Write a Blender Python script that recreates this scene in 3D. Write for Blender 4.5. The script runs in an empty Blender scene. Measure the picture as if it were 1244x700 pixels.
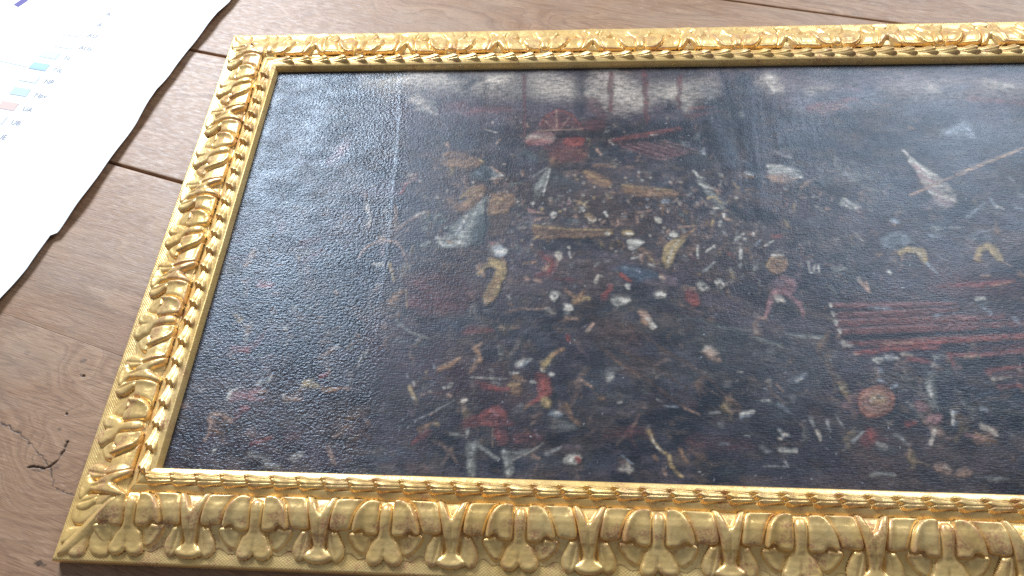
import bpy, math, random
import numpy as np
from mathutils import Matrix, Vector

# ------------------------------------------------------------------ camera, lights, exposure
scene = bpy.context.scene
COL = scene.collection
TABLE_Z = 0.0
CANVAS_Z = 0.026                      # canvas plane above the table top
LENGTH, HEIGHT = 1.3164, 0.600        # sight size of the picture

cam_data = bpy.data.cameras.new('camera')
cam_data.sensor_width = 36.0
cam_data.lens = 28.98
cam_data.clip_start = 0.02
cam_data.clip_end = 50.0
cam = bpy.data.objects.new('camera', cam_data)
COL.objects.link(cam)
cam.matrix_world = Matrix((
    (0.99590248, -0.01034900, 0.08983959, 0.44977567),
    (0.05675463, 0.84495982, -0.53180994, -0.28539122),
    (-0.07040715, 0.53472965, 0.84208493, 0.82073325 + CANVAS_Z),
    (0, 0, 0, 1)))
scene.camera = cam

world = bpy.data.worlds.new('World')
scene.world = world
world.use_nodes = True
bg = world.node_tree.nodes['Background']
bg.inputs['Color'].default_value = (0.76, 0.85, 1.0, 1)
bg.inputs['Strength'].default_value = 0.24


def window_light(name, loc, target, sx, sy, watts, colour):
    d = bpy.data.lights.new(name, 'AREA')
    d.shape = 'RECTANGLE'
    d.size, d.size_y = sx, sy
    d.energy = watts
    d.color = colour
    o = bpy.data.objects.new(name, d)
    COL.objects.link(o)
    o.location = loc
    o.rotation_euler = (Vector(target) - Vector(loc)).to_track_quat('-Z', 'Y').to_euler()
    return o


window_light('window_light_left', (-1.32, 2.6, 1.98), (0.1, 0.3, 0), 1.25, 1.0, 180, (0.80, 0.89, 1.0))
window_light('window_light_right', (2.15, 2.6, 2.15), (0.7, 0.3, 0), 1.7, 1.3, 84, (0.80, 0.89, 1.0))

scene.view_settings.view_transform = 'Standard'
scene.view_settings.look = 'None'
scene.view_settings.exposure = 0.0
scene.view_settings.gamma = 1.0
scene.view_settings.use_curve_mapping = False
scene.cycles.use_denoising = False
scene.cycles.max_bounces = 6


# ------------------------------------------------------------------ helpers
def empty(name, loc=(0, 0, 0), rz=0.0, parent=None):
    o = bpy.data.objects.new(name, None)
    o.empty_display_size = 0.05
    COL.objects.link(o)
    o.location = loc
    o.rotation_euler = (0, 0, rz)
    o.parent = parent
    return o


def put(name, mesh, parent=None, loc=(0, 0, 0), rz=0.0):
    o = bpy.data.objects.new(name, mesh)
    COL.objects.link(o)
    o.location = loc
    o.rotation_euler = (0, 0, rz)
    o.parent = parent
    return o


def mesh_np(name, V, F, mat, smooth=True, sharp=None):
    """V (n,3) float, F (m,4) or (m,3) int."""
    V = np.ascontiguousarray(V, np.float32)
    F = np.ascontiguousarray(F, np.int32)
    k = F.shape[1]
    me = bpy.data.meshes.new(name)
    me.vertices.add(len(V))
    me.vertices.foreach_set('co', V.ravel())
    me.loops.add(F.size)
    me.loops.foreach_set('vertex_index', F.ravel())
    me.polygons.add(len(F))
    me.polygons.foreach_set('loop_start', np.arange(0, F.size, k, dtype=np.int32))
    me.polygons.foreach_set('use_smooth', np.full(len(F), smooth))
    me.update(calc_edges=True)
    me.validate()
    if sharp is not None:
        me.set_sharp_from_angle(angle=math.radians(sharp))
    me.materials.append(mat)
    return me


def grid_faces(nu, nv):
    """vertices indexed [i*nv + j]"""
    i, j = np.meshgrid(np.arange(nu - 1), np.arange(nv - 1), indexing='ij')
    a = (i * nv + j).ravel()
    return np.stack([a, a + nv, a + nv + 1, a + 1], 1)


def value_noise(x, y, seed):
    """smooth value noise, x and y arrays in lattice units, -1..1"""
    r = np.random.default_rng(seed)
    T = r.uniform(-1, 1, (256, 256))
    xi, yi = np.floor(x).astype(int), np.floor(y).astype(int)
    fx, fy = x - xi, y - yi
    fx, fy = fx * fx * (3 - 2 * fx), fy * fy * (3 - 2 * fy)
    a, b = xi & 255, yi & 255
    a1, b1 = (a + 1) & 255, (b + 1) & 255
    return (T[a, b] * (1 - fx) + T[a1, b] * fx) * (1 - fy) + (T[a, b1] * (1 - fx) + T[a1, b1] * fx) * fy


def fbm(x, y, seed, octaves=4):
    s, a = 0, 0.55
    for k in range(octaves):
        s = s + a * value_noise(x * 2 ** k + 17.3 * k, y * 2 ** k - 9.1 * k, seed + k)
        a *= 0.5
    return s


def sstep(a, b, x):
    t = np.clip((x - a) / (b - a), 0, 1)
    return t * t * (3 - 2 * t)


def seg_dist(px, py, pts):
    """distance of points to a polyline, and position along it 0..1"""
    best = np.full(px.shape, 1e9)
    along = np.zeros(px.shape)
    P = np.asarray(pts, float)
    n = len(P) - 1
    if n == 0:
        return np.hypot(px - P[0, 0], py - P[0, 1]), along
    L = np.hypot(*(P[1:] - P[:-1]).T)
    cum = np.concatenate([[0], np.cumsum(L)])
    tot = max(cum[-1], 1e-9)
    for k in range(n):
        d = P[k + 1] - P[k]
        l2 = max(d @ d, 1e-12)
        t = np.clip(((px - P[k, 0]) * d[0] + (py - P[k, 1]) * d[1]) / l2, 0, 1)
        q = np.hypot(px - P[k, 0] - t * d[0], py - P[k, 1] - t * d[1])
        m = q < best
        best = np.where(m, q, best)
        along = np.where(m, (cum[k] + t * L[k]) / tot, along)
    return best, along


def poly_sdf(px, py, poly):
    """signed distance to a closed polygon, positive inside"""
    P = np.asarray(poly, float)
    d = np.full(px.shape, 1e9)
    inside = np.zeros(px.shape, bool)
    for k in range(len(P)):
        a, b = P[k], P[(k + 1) % len(P)]
        e = b - a
        t = np.clip(((px - a[0]) * e[0] + (py - a[1]) * e[1]) / max(e @ e, 1e-12), 0, 1)
        d = np.minimum(d, np.hypot(px - a[0] - t * e[0], py - a[1] - t * e[1]))
        c = (a[1] > py) != (b[1] > py)
        with np.errstate(divide='ignore', invalid='ignore'):
            xx = (b[0] - a[0]) * (py - a[1]) / (b[1] - a[1]) + a[0]
        inside ^= c & (px < xx)
    return np.where(inside, d, -d)


def smooth_poly(pts, n=3):
    """Chaikin corner cutting of a closed polygon"""
    P = np.asarray(pts, float)
    for _ in range(n):
        Q = np.roll(P, -1, 0)
        P = np.stack([0.75 * P + 0.25 * Q, 0.25 * P + 0.75 * Q], 1).reshape(-1, 2)
    return P


# ------------------------------------------------------------------ materials
class NT:
    """small helper round a node tree"""

    def __init__(self, name):
        self.m = bpy.data.materials.new(name)
        self.m.use_nodes = True
        self.t = self.m.node_tree
        self.b = self.t.nodes['Principled BSDF']

    def n(self, kind, ins=None, **props):
        nd = self.t.nodes.new('ShaderNode' + kind)
        for k, v in props.items():
            setattr(nd, k, v)
        for k, v in (ins or {}).items():
            self.set(nd.inputs[k], v)
        return nd

    def set(self, sock, v):
        if isinstance(v, bpy.types.NodeSocket):
            self.t.links.new(v, sock)
        elif isinstance(v, bpy.types.Node):
            self.t.links.new(v.outputs[0], sock)
        else:
            sock.default_value = v

    def math(self, op, a, b=0.0, clamp=False):
        nd = self.t.nodes.new('ShaderNodeMath')
        nd.operation = op
        nd.use_clamp = clamp
        self.set(nd.inputs[0], a)
        self.set(nd.inputs[1], b)
        return nd.outputs[0]

    def ramp(self, fac, stops, interp='LINEAR'):
        nd = self.t.nodes.new('ShaderNodeValToRGB')
        cr = nd.color_ramp
        cr.interpolation = interp
        while len(cr.elements) > 1:
            cr.elements.remove(cr.elements[-1])
        for k, (p, c) in enumerate(stops):
            e = cr.elements[0] if k == 0 else cr.elements.new(p)
            e.position = p
            e.color = (c, c, c, 1) if isinstance(c, (int, float)) else (*c, 1)
        self.set(nd.inputs[0], fac)
        return nd.outputs[0]

    def mix(self, fac, a, b, blend='MIX'):
        nd = self.t.nodes.new('ShaderNodeMix')
        nd.data_type = 'RGBA'
        nd.blend_type = blend
        self.set(nd.inputs[0], fac)
        self.set(nd.inputs[6], a if not isinstance(a, tuple) else (*a, 1))
        self.set(nd.inputs[7], b if not isinstance(b, tuple) else (*b, 1))
        return nd.outputs[2]

    def noise(self, vec, scale, detail=4.0, rough=0.55, dist=0.0):
        return self.n('TexNoise', {'Vector': vec, 'Scale': scale, 'Detail': detail, 'Roughness': rough, 'Distortion': dist})

    def mapping(self, vec, scale=(1, 1, 1), rot=(0, 0, 0), loc=(0, 0, 0)):
        return self.n('Mapping', {'Vector': vec, 'Scale': scale, 'Rotation': rot, 'Location': loc}).outputs[0]


def gold_material(name, hatch):
    N = NT(name)
    geo = N.n('NewGeometry')
    pos = geo.outputs['Position']
    big = N.noise(pos, 16, 4, 0.6)
    mid = N.noise(pos, 75, 5, 0.65)
    fine = N.noise(pos, 420, 3, 0.6)
    col = N.mix(N.ramp(big.outputs[0], [(0.35, 0.0), (0.66, 1.0)]), (0.91, 0.580, 0.195), (0.94, 0.655, 0.275))
    col = N.mix(N.ramp(mid.outputs[0], [(0.30, 0.55), (0.50, 0.0)]), col, (0.78, 0.49, 0.170))
    # red bole where the leaf is rubbed through on high edges and in patches
    band = N.n('SeparateXYZ', {0: N.n('TexCoord').outputs['Object']}).outputs[1]
    band = N.ramp(N.math('MULTIPLY', band, -10.0), [(0.45, 0.0), (0.53, 0.06), (0.585, 0.075), (0.63, 0.0)])   # most rubbed on the roll of the leaves
    edge = N.ramp(geo.outputs['Pointiness'], [(0.500, 0.0), (0.53, 1.0)])
    patch = N.ramp(N.noise(pos, 42, 6, 0.72).outputs[0], [(0.44, 0.0), (0.60, 1.0)])
    patch2 = N.ramp(N.math('ADD', N.noise(pos, 34, 6, 0.75).outputs[0], band), [(0.535, 0.0), (0.62, 0.85)])
    wear = N.math('MULTIPLY', N.math('MULTIPLY', edge, patch), 0.15 if hatch else 0.7)
    wear = N.math('MAXIMUM', wear, N.math('MULTIPLY', patch2, N.ramp(fine.outputs[0], [(0.40, 0.15), (0.56, 1.0)])))
    wear = N.math('MULTIPLY', wear, 0.8)
    col = N.mix(wear, col, (0.38, 0.125, 0.080))
    N.set(N.b.inputs['Base Color'], col)
    N.set(N.b.inputs['Metallic'], N.math('SUBTRACT', 0.46, N.math('MULTIPLY', wear, 0.40)))
    N.set(N.b.inputs['Roughness'], N.ramp(mid.outputs[0], [(0.3, 0.25), (0.7, 0.42)]))
    b1 = N.n('Bump', {'Height': fine.outputs[0], 'Strength': 0.16, 'Distance': 0.0006})
    b2 = N.n('Bump', {'Height': mid.outputs[0], 'Strength': 0.30, 'Distance': 0.0018, 'Normal': b1.outputs[0]})
    nrm = b2
    if hatch:
        loc = N.n('TexCoord').outputs['Object']
        sep = N.n('SeparateXYZ', {0: loc})
        mask = N.ramp(N.math('MULTIPLY', sep.outputs[1], -10.0), [(0.80, 0.0), (0.85, 1.0)])
        w1 = N.n('TexWave', {'Vector': N.mapping(loc, rot=(0, 0, 0.9)), 'Scale': 135.0, 'Distortion': 2.5, 'Detail': 1.0, 'Detail Scale': 0.6})
        w2 = N.n('TexWave', {'Vector': N.mapping(loc, rot=(0, 0, -0.9)), 'Scale': 135.0, 'Distortion': 2.5, 'Detail': 1.0, 'Detail Scale': 0.6})
        h = N.math('MULTIPLY', N.math('ADD', w1.outputs['Fac'], w2.outputs['Fac']), mask)
        nrm = N.n('Bump', {'Height': h, 'Strength': 0.22, 'Distance': 0.0005, 'Normal': b2.outputs[0]})
    N.set(N.b.inputs['Normal'], nrm.outputs[0])
    return N.m


def wood_material():
    N = NT('oak_boards')
    tc = N.n('TexCoord').outputs['Object']
    rnd = N.n('ObjectInfo').outputs['Random']
    off = N.n('CombineXYZ', {0: N.math('MULTIPLY', rnd, 7.0), 1: N.math('MULTIPLY', rnd, 23.0), 2: 0.0})
    loc = N.mapping(tc, rot=(0, 0, math.radians(16.5)))
    loc = N.n('VectorMath', {0: loc, 1: off.outputs[0]}, operation='ADD').outputs[0]
    # growth rings: bands across the board bent by slow noise along it
    slow = N.noise(N.mapping(loc, (1.6, 6.5, 1)), 1.0, 3, 0.55, 0.4)
    warp = N.n('Attribute', attribute_name='warp').outputs['Fac']
    sep = N.n('SeparateXYZ', {0: loc})
    d = N.math('ADD', N.math('MULTIPLY', sep.outputs[1], 10.0), N.math('MULTIPLY', slow.outputs[0], 9.0))
    d = N.math('ADD', d, warp)
    ringv = N.n('CombineXYZ', {0: N.math('MULTIPLY', sep.outputs[0], 0.9), 1: N.math('MULTIPLY', d, 3.2), 2: 0.0})
    rings = N.noise(ringv.outputs[0], 1.0, 5, 0.6)
    # thin dark late-wood lines of the cathedral figure
    lines = N.math('ABSOLUTE', N.math('SUBTRACT', N.math('FRACT', N.math('ADD', N.math('MULTIPLY', d, 3.0), N.math('MULTIPLY', rings.outputs[0], 1.6))), 0.5))
    pores = N.noise(N.mapping(loc, (30, 640, 1)), 1.0, 3, 0.6)
    flecks = N.noise(N.mapping(loc, (60, 200, 1)), 1.0, 4, 0.65)
    blot = N.noise(loc, 7.0, 5, 0.62)
    col = N.ramp(rings.outputs[0], [(0.30, (0.230, 0.126, 0.070)), (0.47, (0.345, 0.202, 0.114)), (0.68, (0.432, 0.266, 0.158))])
    col = N.mix(N.ramp(blot.outputs[0], [(0.36, 0.50), (0.60, 0.0)]), col, (0.310, 0.164, 0.092))
    col = N.mix(N.ramp(pores.outputs[0], [(0.36, 0.70), (0.50, 0.0)]), col, (0.200, 0.104, 0.060))
    col = N.mix(N.ramp(flecks.outputs[0], [(0.57, 0.0), (0.72, 0.35)]), col, (0.63, 0.41, 0.265))
    lf = N.math('MULTIPLY', N.ramp(lines, [(0.02, 1.0), (0.16, 0.0)]), N.ramp(flecks.outputs[0], [(0.40, 0.05), (0.58, 0.55)]))
    col = N.mix(lf, col, (0.185, 0.098, 0.058))
    col = N.mix(N.ramp(N.noise(N.mapping(loc, (5, 9, 1)), 1.0, 5, 0.65).outputs[0], [(0.48, 0.0), (0.66, 0.35)]), col, (0.36, 0.27, 0.20))
    mark = N.n('Attribute', attribute_name='mark').outputs['Fac']
    col = N.mix(mark, col, (0.028, 0.019, 0.015))
    N.set(N.b.inputs['Base Color'], col)
    N.set(N.b.inputs['Roughness'], N.ramp(flecks.outputs[0], [(0.3, 0.38), (0.7, 0.55)]))
    N.b.inputs['Specular IOR Level'].default_value = 0.40
    b1 = N.n('Bump', {'Height': pores.outputs[0], 'Strength': 0.35, 'Distance': 0.0006})
    b2 = N.n('Bump', {'Height': flecks.outputs[0], 'Strength': 0.25, 'Distance': 0.0010, 'Normal': b1.outputs[0]})
    b3 = N.n('Bump', {'Height': blot.outputs[0], 'Strength': 0.25, 'Distance': 0.004, 'Normal': b2.outputs[0]})
    N.set(N.b.inputs['Normal'], b3.outputs[0])
    return N.m


def canvas_material():
    N = NT('varnished_oil_paint')
    geo = N.n('NewGeometry').outputs['Position']
    paint = N.n('Attribute', attribute_name='paint').outputs['Color']
    peb = N.n('Attribute', attribute_name='pebble').outputs['Fac']
    peb_b = N.math('MULTIPLY', peb, N.ramp(N.noise(N.mapping(geo, (22, 30, 0)), 1.0, 3, 0.6).outputs[0], [(0.35, 0.45), (0.62, 1.0)]))
    grain = N.noise(N.mapping(geo, (1, 1, 0)), 900, 2, 0.6)
    col = N.mix(N.ramp(grain.outputs[0], [(0.35, 0.30), (0.65, 0.0)]), paint, (0.006, 0.006, 0.009))
    N.set(N.b.inputs['Base Color'], col)
    bloom = N.noise(N.mapping(geo, (9, 14, 0)), 1.0, 5, 0.6)
    # the old strip left of the seam keeps a thick glossy varnish, the rest was cleaned and is duller
    N.set(N.b.inputs['Roughness'], N.math('SUBTRACT', N.ramp(bloom.outputs[0], [(0.3, 0.34), (0.7, 0.48)]), N.math('MULTIPLY', peb, 0.17)))
    N.set(N.b.inputs['Specular IOR Level'], N.math('SUBTRACT', 0.50, N.math('MULTIPLY', peb, 0.06)))
    N.b.inputs['Specular Tint'].default_value = (0.70, 0.85, 1.0, 1)      # bluish bloom of the old varnish
    # lifted, pebbled paint: small cushions
    pv = N.mapping(geo, (250, 330, 0), rot=(0, 0, 0.25))
    wob = N.noise(pv, 0.8, 2, 0.5)
    pv2 = N.n('VectorMath', {0: pv, 1: wob.outputs['Color']}, operation='ADD').outputs[0]
    cell = N.n('TexVoronoi', {'Vector': pv2, 'Scale': 1.0, 'Smoothness': 0.35}, feature='SMOOTH_F1', voronoi_dimensions='2D')
    crumb = N.noise(N.mapping(geo, (330, 430, 0)), 1.0, 3, 0.6)
    h = N.math('ADD', N.math('MULTIPLY', cell.outputs['Distance'], -0.6), N.math('MULTIPLY', crumb.outputs[0], 1.2))
    # canvas weave: horizontal and vertical threads
    wv = N.noise(N.mapping(geo, (120, 720, 0)), 1.0, 2, 0.55)
    wh = N.noise(N.mapping(geo, (720, 120, 0)), 1.0, 2, 0.55)
    weave = N.math('ADD', N.math('MULTIPLY', wv.outputs[0], 0.7), N.math('MULTIPLY', wh.outputs[0], 0.4))
    b1 = N.n('Bump', {'Height': h, 'Strength': N.math('ADD', N.math('MULTIPLY', peb_b, 0.40), 0.06), 'Distance': 0.0016})
    b2 = N.n('Bump', {'Height': weave, 'Strength': 0.42, 'Distance': 0.0009, 'Normal': b1.outputs[0]})
    N.set(N.b.inputs['Normal'], b2.outputs[0])
    return N.m


def plain(name, colour, rough=0.7, bump=0.0):
    N = NT(name)
    geo = N.n('NewGeometry').outputs['Position']
    nz = N.noise(geo, 160, 3, 0.6)
    N.set(N.b.inputs['Base Color'], N.mix(N.ramp(nz.outputs[0], [(0.4, 0.12), (0.6, 0.0)]), colour, tuple(c * 0.9 for c in colour)))
    N.b.inputs['Roughness'].default_value = rough
    N.b.inputs['Specular IOR Level'].default_value = 0.3
    if bump:
        N.set(N.b.inputs['Normal'], N.n('Bump', {'Height': nz.outputs[0], 'Strength': bump, 'Distance': 0.0005}).outputs[0])
    return N.m


GOLD_RAIL = gold_material('gilded_rail', True)
GOLD = gold_material('gilded_carving', False)
WOOD = wood_material()
CANVAS = canvas_material()
PAPER = plain('map_paper', (0.88, 0.89, 0.90), 0.75, 0.05)

# ------------------------------------------------------------------ the table: six boards
table = empty('wooden_table')
table['label'] = 'brown oak plank table top lying under the gilt frame'
table['category'] = 'table'

# joints between boards as lines y = y0 + m x, with the half gap
JOINTS = [(-0.48, -0.30, 0.0012), (-0.19, -0.315, 0.0012), (0.111, -0.33, 0.00008), (0.3817, -0.32, 0.0021),
          (0.6364, -0.27, 0.0019), (0.933, -0.243, 0.0010), (1.22, -0.24, 0.0012), (1.50, -0.23, 0.0012)]
CRACKS = [([(-171.9, 4.9), (-164.9, 6.6), (-151.7, 4.0), (-145.2, 7.2), (-138.9, 15.0), (-136.7, 25.8), (-135.4, 36.7)], 1.05, 0.88),
          ([(-226.2, 57.9), (-211, 51.9), (-199, 45.9), (-182.3, 35.3), (-164.6, 21.9), (-148.4, 9.3)], 0.95, 0.85),
          ([(-144.7, 5.7), (-137.8, -6.0), (-134, -14.7)], 0.9, 0.8),
          ([(-129.9, -17.5), (-111.3, -23.3), (-95, -27)], 0.8, 0.75),
          ([(-148, 6), (-156, 1), (-164, 2)], 0.8, 0.7)]
SPOTS = [(-150.2, 71.2, 1.7, 1.7, 1.0), (-151.6, 51.9, 3, 2.5, 0.45), (-118.7, -97.9, 6.5, 3.0, 0.75), (-112, -99.5, 4, 2, 0.6),
         (-152.8, 139.4, 5.5, 4.0, 0.55), (-150.5, 138.6, 2.5, 2.0, 0.5), (-145.6, 118.8, 3.0, 1.7, 0.95), (-149.5, 120.5, 1.6, 1.2, 0.7),
         (-228.2, 148.5, 5, 4, 0.28), (-140, 128, 7, 1.2, 0.35), (-137.5, 5, 5, 3, 0.35), (-160, 3, 6, 2, 0.4)]


def plank_mesh(k, x0=-1.3, x1=2.3):
    (ya, ma, ga), (yb, mb, gb) = JOINTS[k], JOINTS[k + 1]
    special = k == 1
    if special:
        xs = np.concatenate([np.arange(x0, -0.30, 0.012), np.arange(-0.30, -0.085, 0.0008), np.arange(-0.085, x1, 0.012)])
        tn = 330
    else:
        xs = np.arange(x0, x1, 0.010)
        tn = 40
    w = 0.27
    ts = np.concatenate([[0, 0, 0.0007 / w, 0.0018 / w], np.linspace(0.004 / w, 1 - 0.004 / w, tn), [1 - 0.0018 / w, 1 - 0.0007 / w, 1, 1]])
    dz = np.concatenate([[-0.03, -0.0016, -0.0005, -0.0001], np.zeros(tn), [-0.0001, -0.0005, -0.0016, -0.03]])
    if k == 1:                                             # the glued joint has no open gap
        dz[-4:-1] = -0.0001
    if k == 2:
        dz[1:4] = -0.0001
    X, T = np.meshgrid(xs, ts, indexing='ij')
    lo = ya + ma * X + ga
    hi = yb + mb * X - gb
    # joint lines wander a little, boards are hand planed
    lo = lo + 0.0007 * value_noise(X * 9 + 3, X * 0 + k, 5)
    hi = hi + 0.0007 * value_noise(X * 9 + 3, X * 0 + k + 1, 5)
    Y = lo + (hi - lo) * T
    Z = np.broadcast_to(dz, X.shape).copy()
    Z += 0.0004 * fbm(X * 12, Y * 12, 60, 3) - 0.0006 * (k > 2)
    mark = np.zeros(X.shape)
    warp = np.zeros(X.shape)
    if special:
        xm, ym = X * 1000, Y * 1000
        wob = 2.2 * fbm(xm * 0.22, ym * 0.22, 9, 4)
        for pts, hw, s in CRACKS:
            d, al = seg_dist(xm + wob, ym + wob * 0.7, pts)
            hwv = hw * (1.0 + 0.75 * value_noise(al * 13, al * 0 + 2, 12)) * (1 - 0.55 * al if hw < 1 else 1)
            c = 1 - sstep(hwv * 0.55, hwv * 1.25, d)
            mark = np.maximum(mark, s * c)
            mark = np.maximum(mark, 0.22 * s * (1 - sstep(0, hwv * 5, d)))
            Z -= (0.0022 if hw > 1 else 0.0003) * s * c
        for x, y, rx, ry, s in SPOTS:
            r = np.hypot((xm - x + wob) / rx, (ym - y - wob) / ry)
            c = 1 - sstep(0.5, 1.15, r)
            mark = np.maximum(mark, s * c)
            if s > 0.8:
                Z -= 0.0015 * c
        r = np.hypot((X + 0.146) / 1.3, Y - 0.008)
        warp += 2.6 * np.exp(-(r / 0.055) ** 2) + 0.9 * np.exp(-((np.hypot(X + 0.152, Y - 0.135)) / 0.022) ** 2)
    if k == 2:
        warp += 1.3 * np.exp(-(np.hypot((X + 0.085) / 2.2, Y - 0.300) / 0.035) ** 2)
    V = np.stack([X, Y, Z], -1).reshape(-1, 3)
    me = mesh_np('plank', V, grid_faces(len(xs), len(ts)), WOOD)
    for nm, arr in (('mark', mark), ('warp', warp)):
        at = me.attributes.new(nm, 'FLOAT', 'POINT')
        at.data.foreach_set('value', arr.astype(np.float32).ravel())
    return me


for k in range(len(JOINTS) - 1):
    put('plank', plank_mesh(k), table)

# ------------------------------------------------------------------ the frame
painting = empty('framed_painting', (0, 0, 0))
painting['label'] = 'dark battle painting in a carved gilt leaf frame lying on the table'
painting['category'] = 'painting'

PROFILE = np.array([
    (0.0004, 0.0180), (0.0006, 0.0262), (0.0026, 0.0340), (0.0033, 0.0352), (0.0042, 0.0357), (0.0085, 0.0369), (0.0096, 0.0370), (0.0102, 0.0362),
    (0.0108, 0.0354), (0.0150, 0.0355), (0.0190, 0.0342), (0.0202, 0.0330), (0.0205, 0.0336), (0.0212, 0.0342), (0.0222, 0.0340), (0.0275, 0.0312),
    (0.0284, 0.0305), (0.0287, 0.0299), (0.0295, 0.0298), (0.0320, 0.0304), (0.0360, 0.0312), (0.0400, 0.0316), (0.0440, 0.0312), (0.0500, 0.0288),
    (0.0570, 0.0248), (0.0640, 0.0211), (0.0700, 0.0184), (0.0760, 0.0164), (0.0820, 0.0150), (0.0870, 0.0145),
    (0.0950, 0.0141), (0.0963, 0.0136), (0.0971, 0.0124), (0.0973, 0.0108), (0.0966, 0.0010), (0.0960, 0.0004), (0.0900, 0.0003)])


def ground(v):
    """height of the rail surface at distance v from the sight edge, and its unit normal in (outward, up)"""
    P = PROFILE[PROFILE[:, 0] > 0.0285][:14]
    z = np.interp(v, P[:, 0], P[:, 1])
    e = 0.002
    dz = (np.interp(v + e, P[:, 0], P[:, 1]) - np.interp(v - e, P[:, 0], P[:, 1])) / (2 * e)
    n = np.sqrt(1 + dz * dz)
    return z, -dz / n, 1 / n


def rail_mesh(length, seed):
    n = int(length / 0.006)
    s = np.linspace(0, 1, n)
    S, Vv = np.meshgrid(s, PROFILE[:, 0], indexing='ij')
    Zz = np.broadcast_to(PROFILE[:, 1], S.shape).copy()
    X = -Vv + S * (length + 2 * Vv)                    # mitred at both ends
    wob = 0.00022 * fbm(X * 26, Vv * 60, seed, 3)
    wob *= (Zz > 0.004)
    # the fillet and the border were cut by hand
    Y = -(Vv + wob)
    Z = Zz + wob
    V = np.stack([X, Y, Z], -1).reshape(-1, 3)
    F = grid_faces(n, len(PROFILE))[:, ::-1]
    return mesh_np('frame_rail', V, F, GOLD_RAIL, sharp=38)


# carving drawn in a plan: along the rail (mm from the motif's centre) and across (row units, see ROWS)
ROWS_Y = [165, 181, 357, 466, 570, 610]
ROWS_V = [26.8, 29.3, 56.7, 71.2, 85.2, 90.6]
KX = 135.5 / 830.0


def lobe(pts, mirror=False):
    P = [(x * KX * (-1 if mirror else 1), float(np.interp(y, ROWS_Y, ROWS_V))) for x, y in pts]
    return smooth_poly(P, 2)


FINGER = [(0, 204), (26, 212), (36, 240), (34, 300), (32, 352), (40, 388), (62, 412), (84, 440), (96, 490), (116, 536), (108, 582), (80, 604), (44, 606), (14, 584), (0, 552)]
INNER = [(46, 226), (40, 200), (62, 182), (104, 182), (150, 206), (186, 258), (206, 318), (214, 352), (196, 366), (168, 350), (140, 352), (134, 372), (112, 392), (74, 400), (48, 386), (42, 350), (44, 290)]
OUTER = [(124, 182), (180, 179), (250, 178), (316, 180), (330, 214), (346, 290), (352, 340), (336, 362), (300, 368), (262, 356), (232, 360), (222, 336), (206, 282), (176, 222)]
DROP = [(86, 404), (118, 400), (142, 380), (150, 364), (188, 376), (232, 372), (236, 404), (216, 452), (182, 504), (144, 532), (114, 518), (98, 484), (92, 440)]
BED = [(0, 186), (330, 176), (352, 330), (356, 480), (330, 560), (300, 540), (262, 566), (238, 520), (205, 530), (168, 566), (140, 560), (112, 552), (60, 560), (0, 540)]
TONGUE = [(58, 356), (92, 372), (118, 372), (132, 420), (158, 468), (168, 520), (156, 576), (120, 603), (88, 582), (64, 548), (52, 500), (50, 430)]
DART = [(110, 176), (64, 172), (34, 226), (0, 288), (-34, 226), (-64, 172), (-110, 176), (-70, 290), (-56, 345), (-46, 410), (-28, 505), (0, 520), (28, 505), (46, 410), (56, 345), (70, 290)]
DARTBED = [(0, 196), (112, 178), (120, 340), (130, 520), (110, 560), (60, 560), (0, 560)]
BASE = [(0, 436), (30, 452), (42, 506), (82, 528), (96, 560), (74, 594), (36, 608), (0, 610)]


def mirrored(pts):
    """close a half outline that starts and ends on the axis"""
    return pts + [(-x, y) for x, y in reversed(pts) if x > 0]


def pillow(d, width):
    t = np.clip(d / width, 0, 1)
    return np.sqrt(np.clip(1 - (1 - t) ** 2, 0, 1))


def rim(x, v, pts, m, reach):
    """1 along a rim line of the drawing, falling to 0 at a distance of reach mm"""
    P = [(px * KX * (-1 if m else 1), float(np.interp(py, ROWS_Y, ROWS_V))) for px, py in pts]
    d, _ = seg_dist(x, v, P)
    return np.exp(-(d / reach) ** 2)


INNER_RIM = [(46, 204), (66, 190), (104, 190), (146, 212), (180, 262), (198, 320), (204, 350)]
OUTER_RIM = [(140, 190), (200, 186), (250, 190), (300, 192), (320, 220), (334, 290), (342, 335)]
DROP_RIM = [(150, 372), (224, 380), (226, 406), (206, 452), (176, 496), (144, 522)]


class Relief:
    """relief in mm above the rail, built up lobe by lobe"""

    def __init__(self, x, v):
        self.x, self.v = x, v
        self.H = np.full(x.shape, -3.0)

    def add(self, poly, top, width, shape=1.0):
        d = poly_sdf(self.x, self.v, poly) + 0.55
        h = np.where(d > 0, 1.48 * top * (0.12 + 0.88 * pillow(d, width * 1.45)) * shape, np.maximum(-3.0, d * 4.0))
        self.H = np.maximum(self.H, h)


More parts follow.
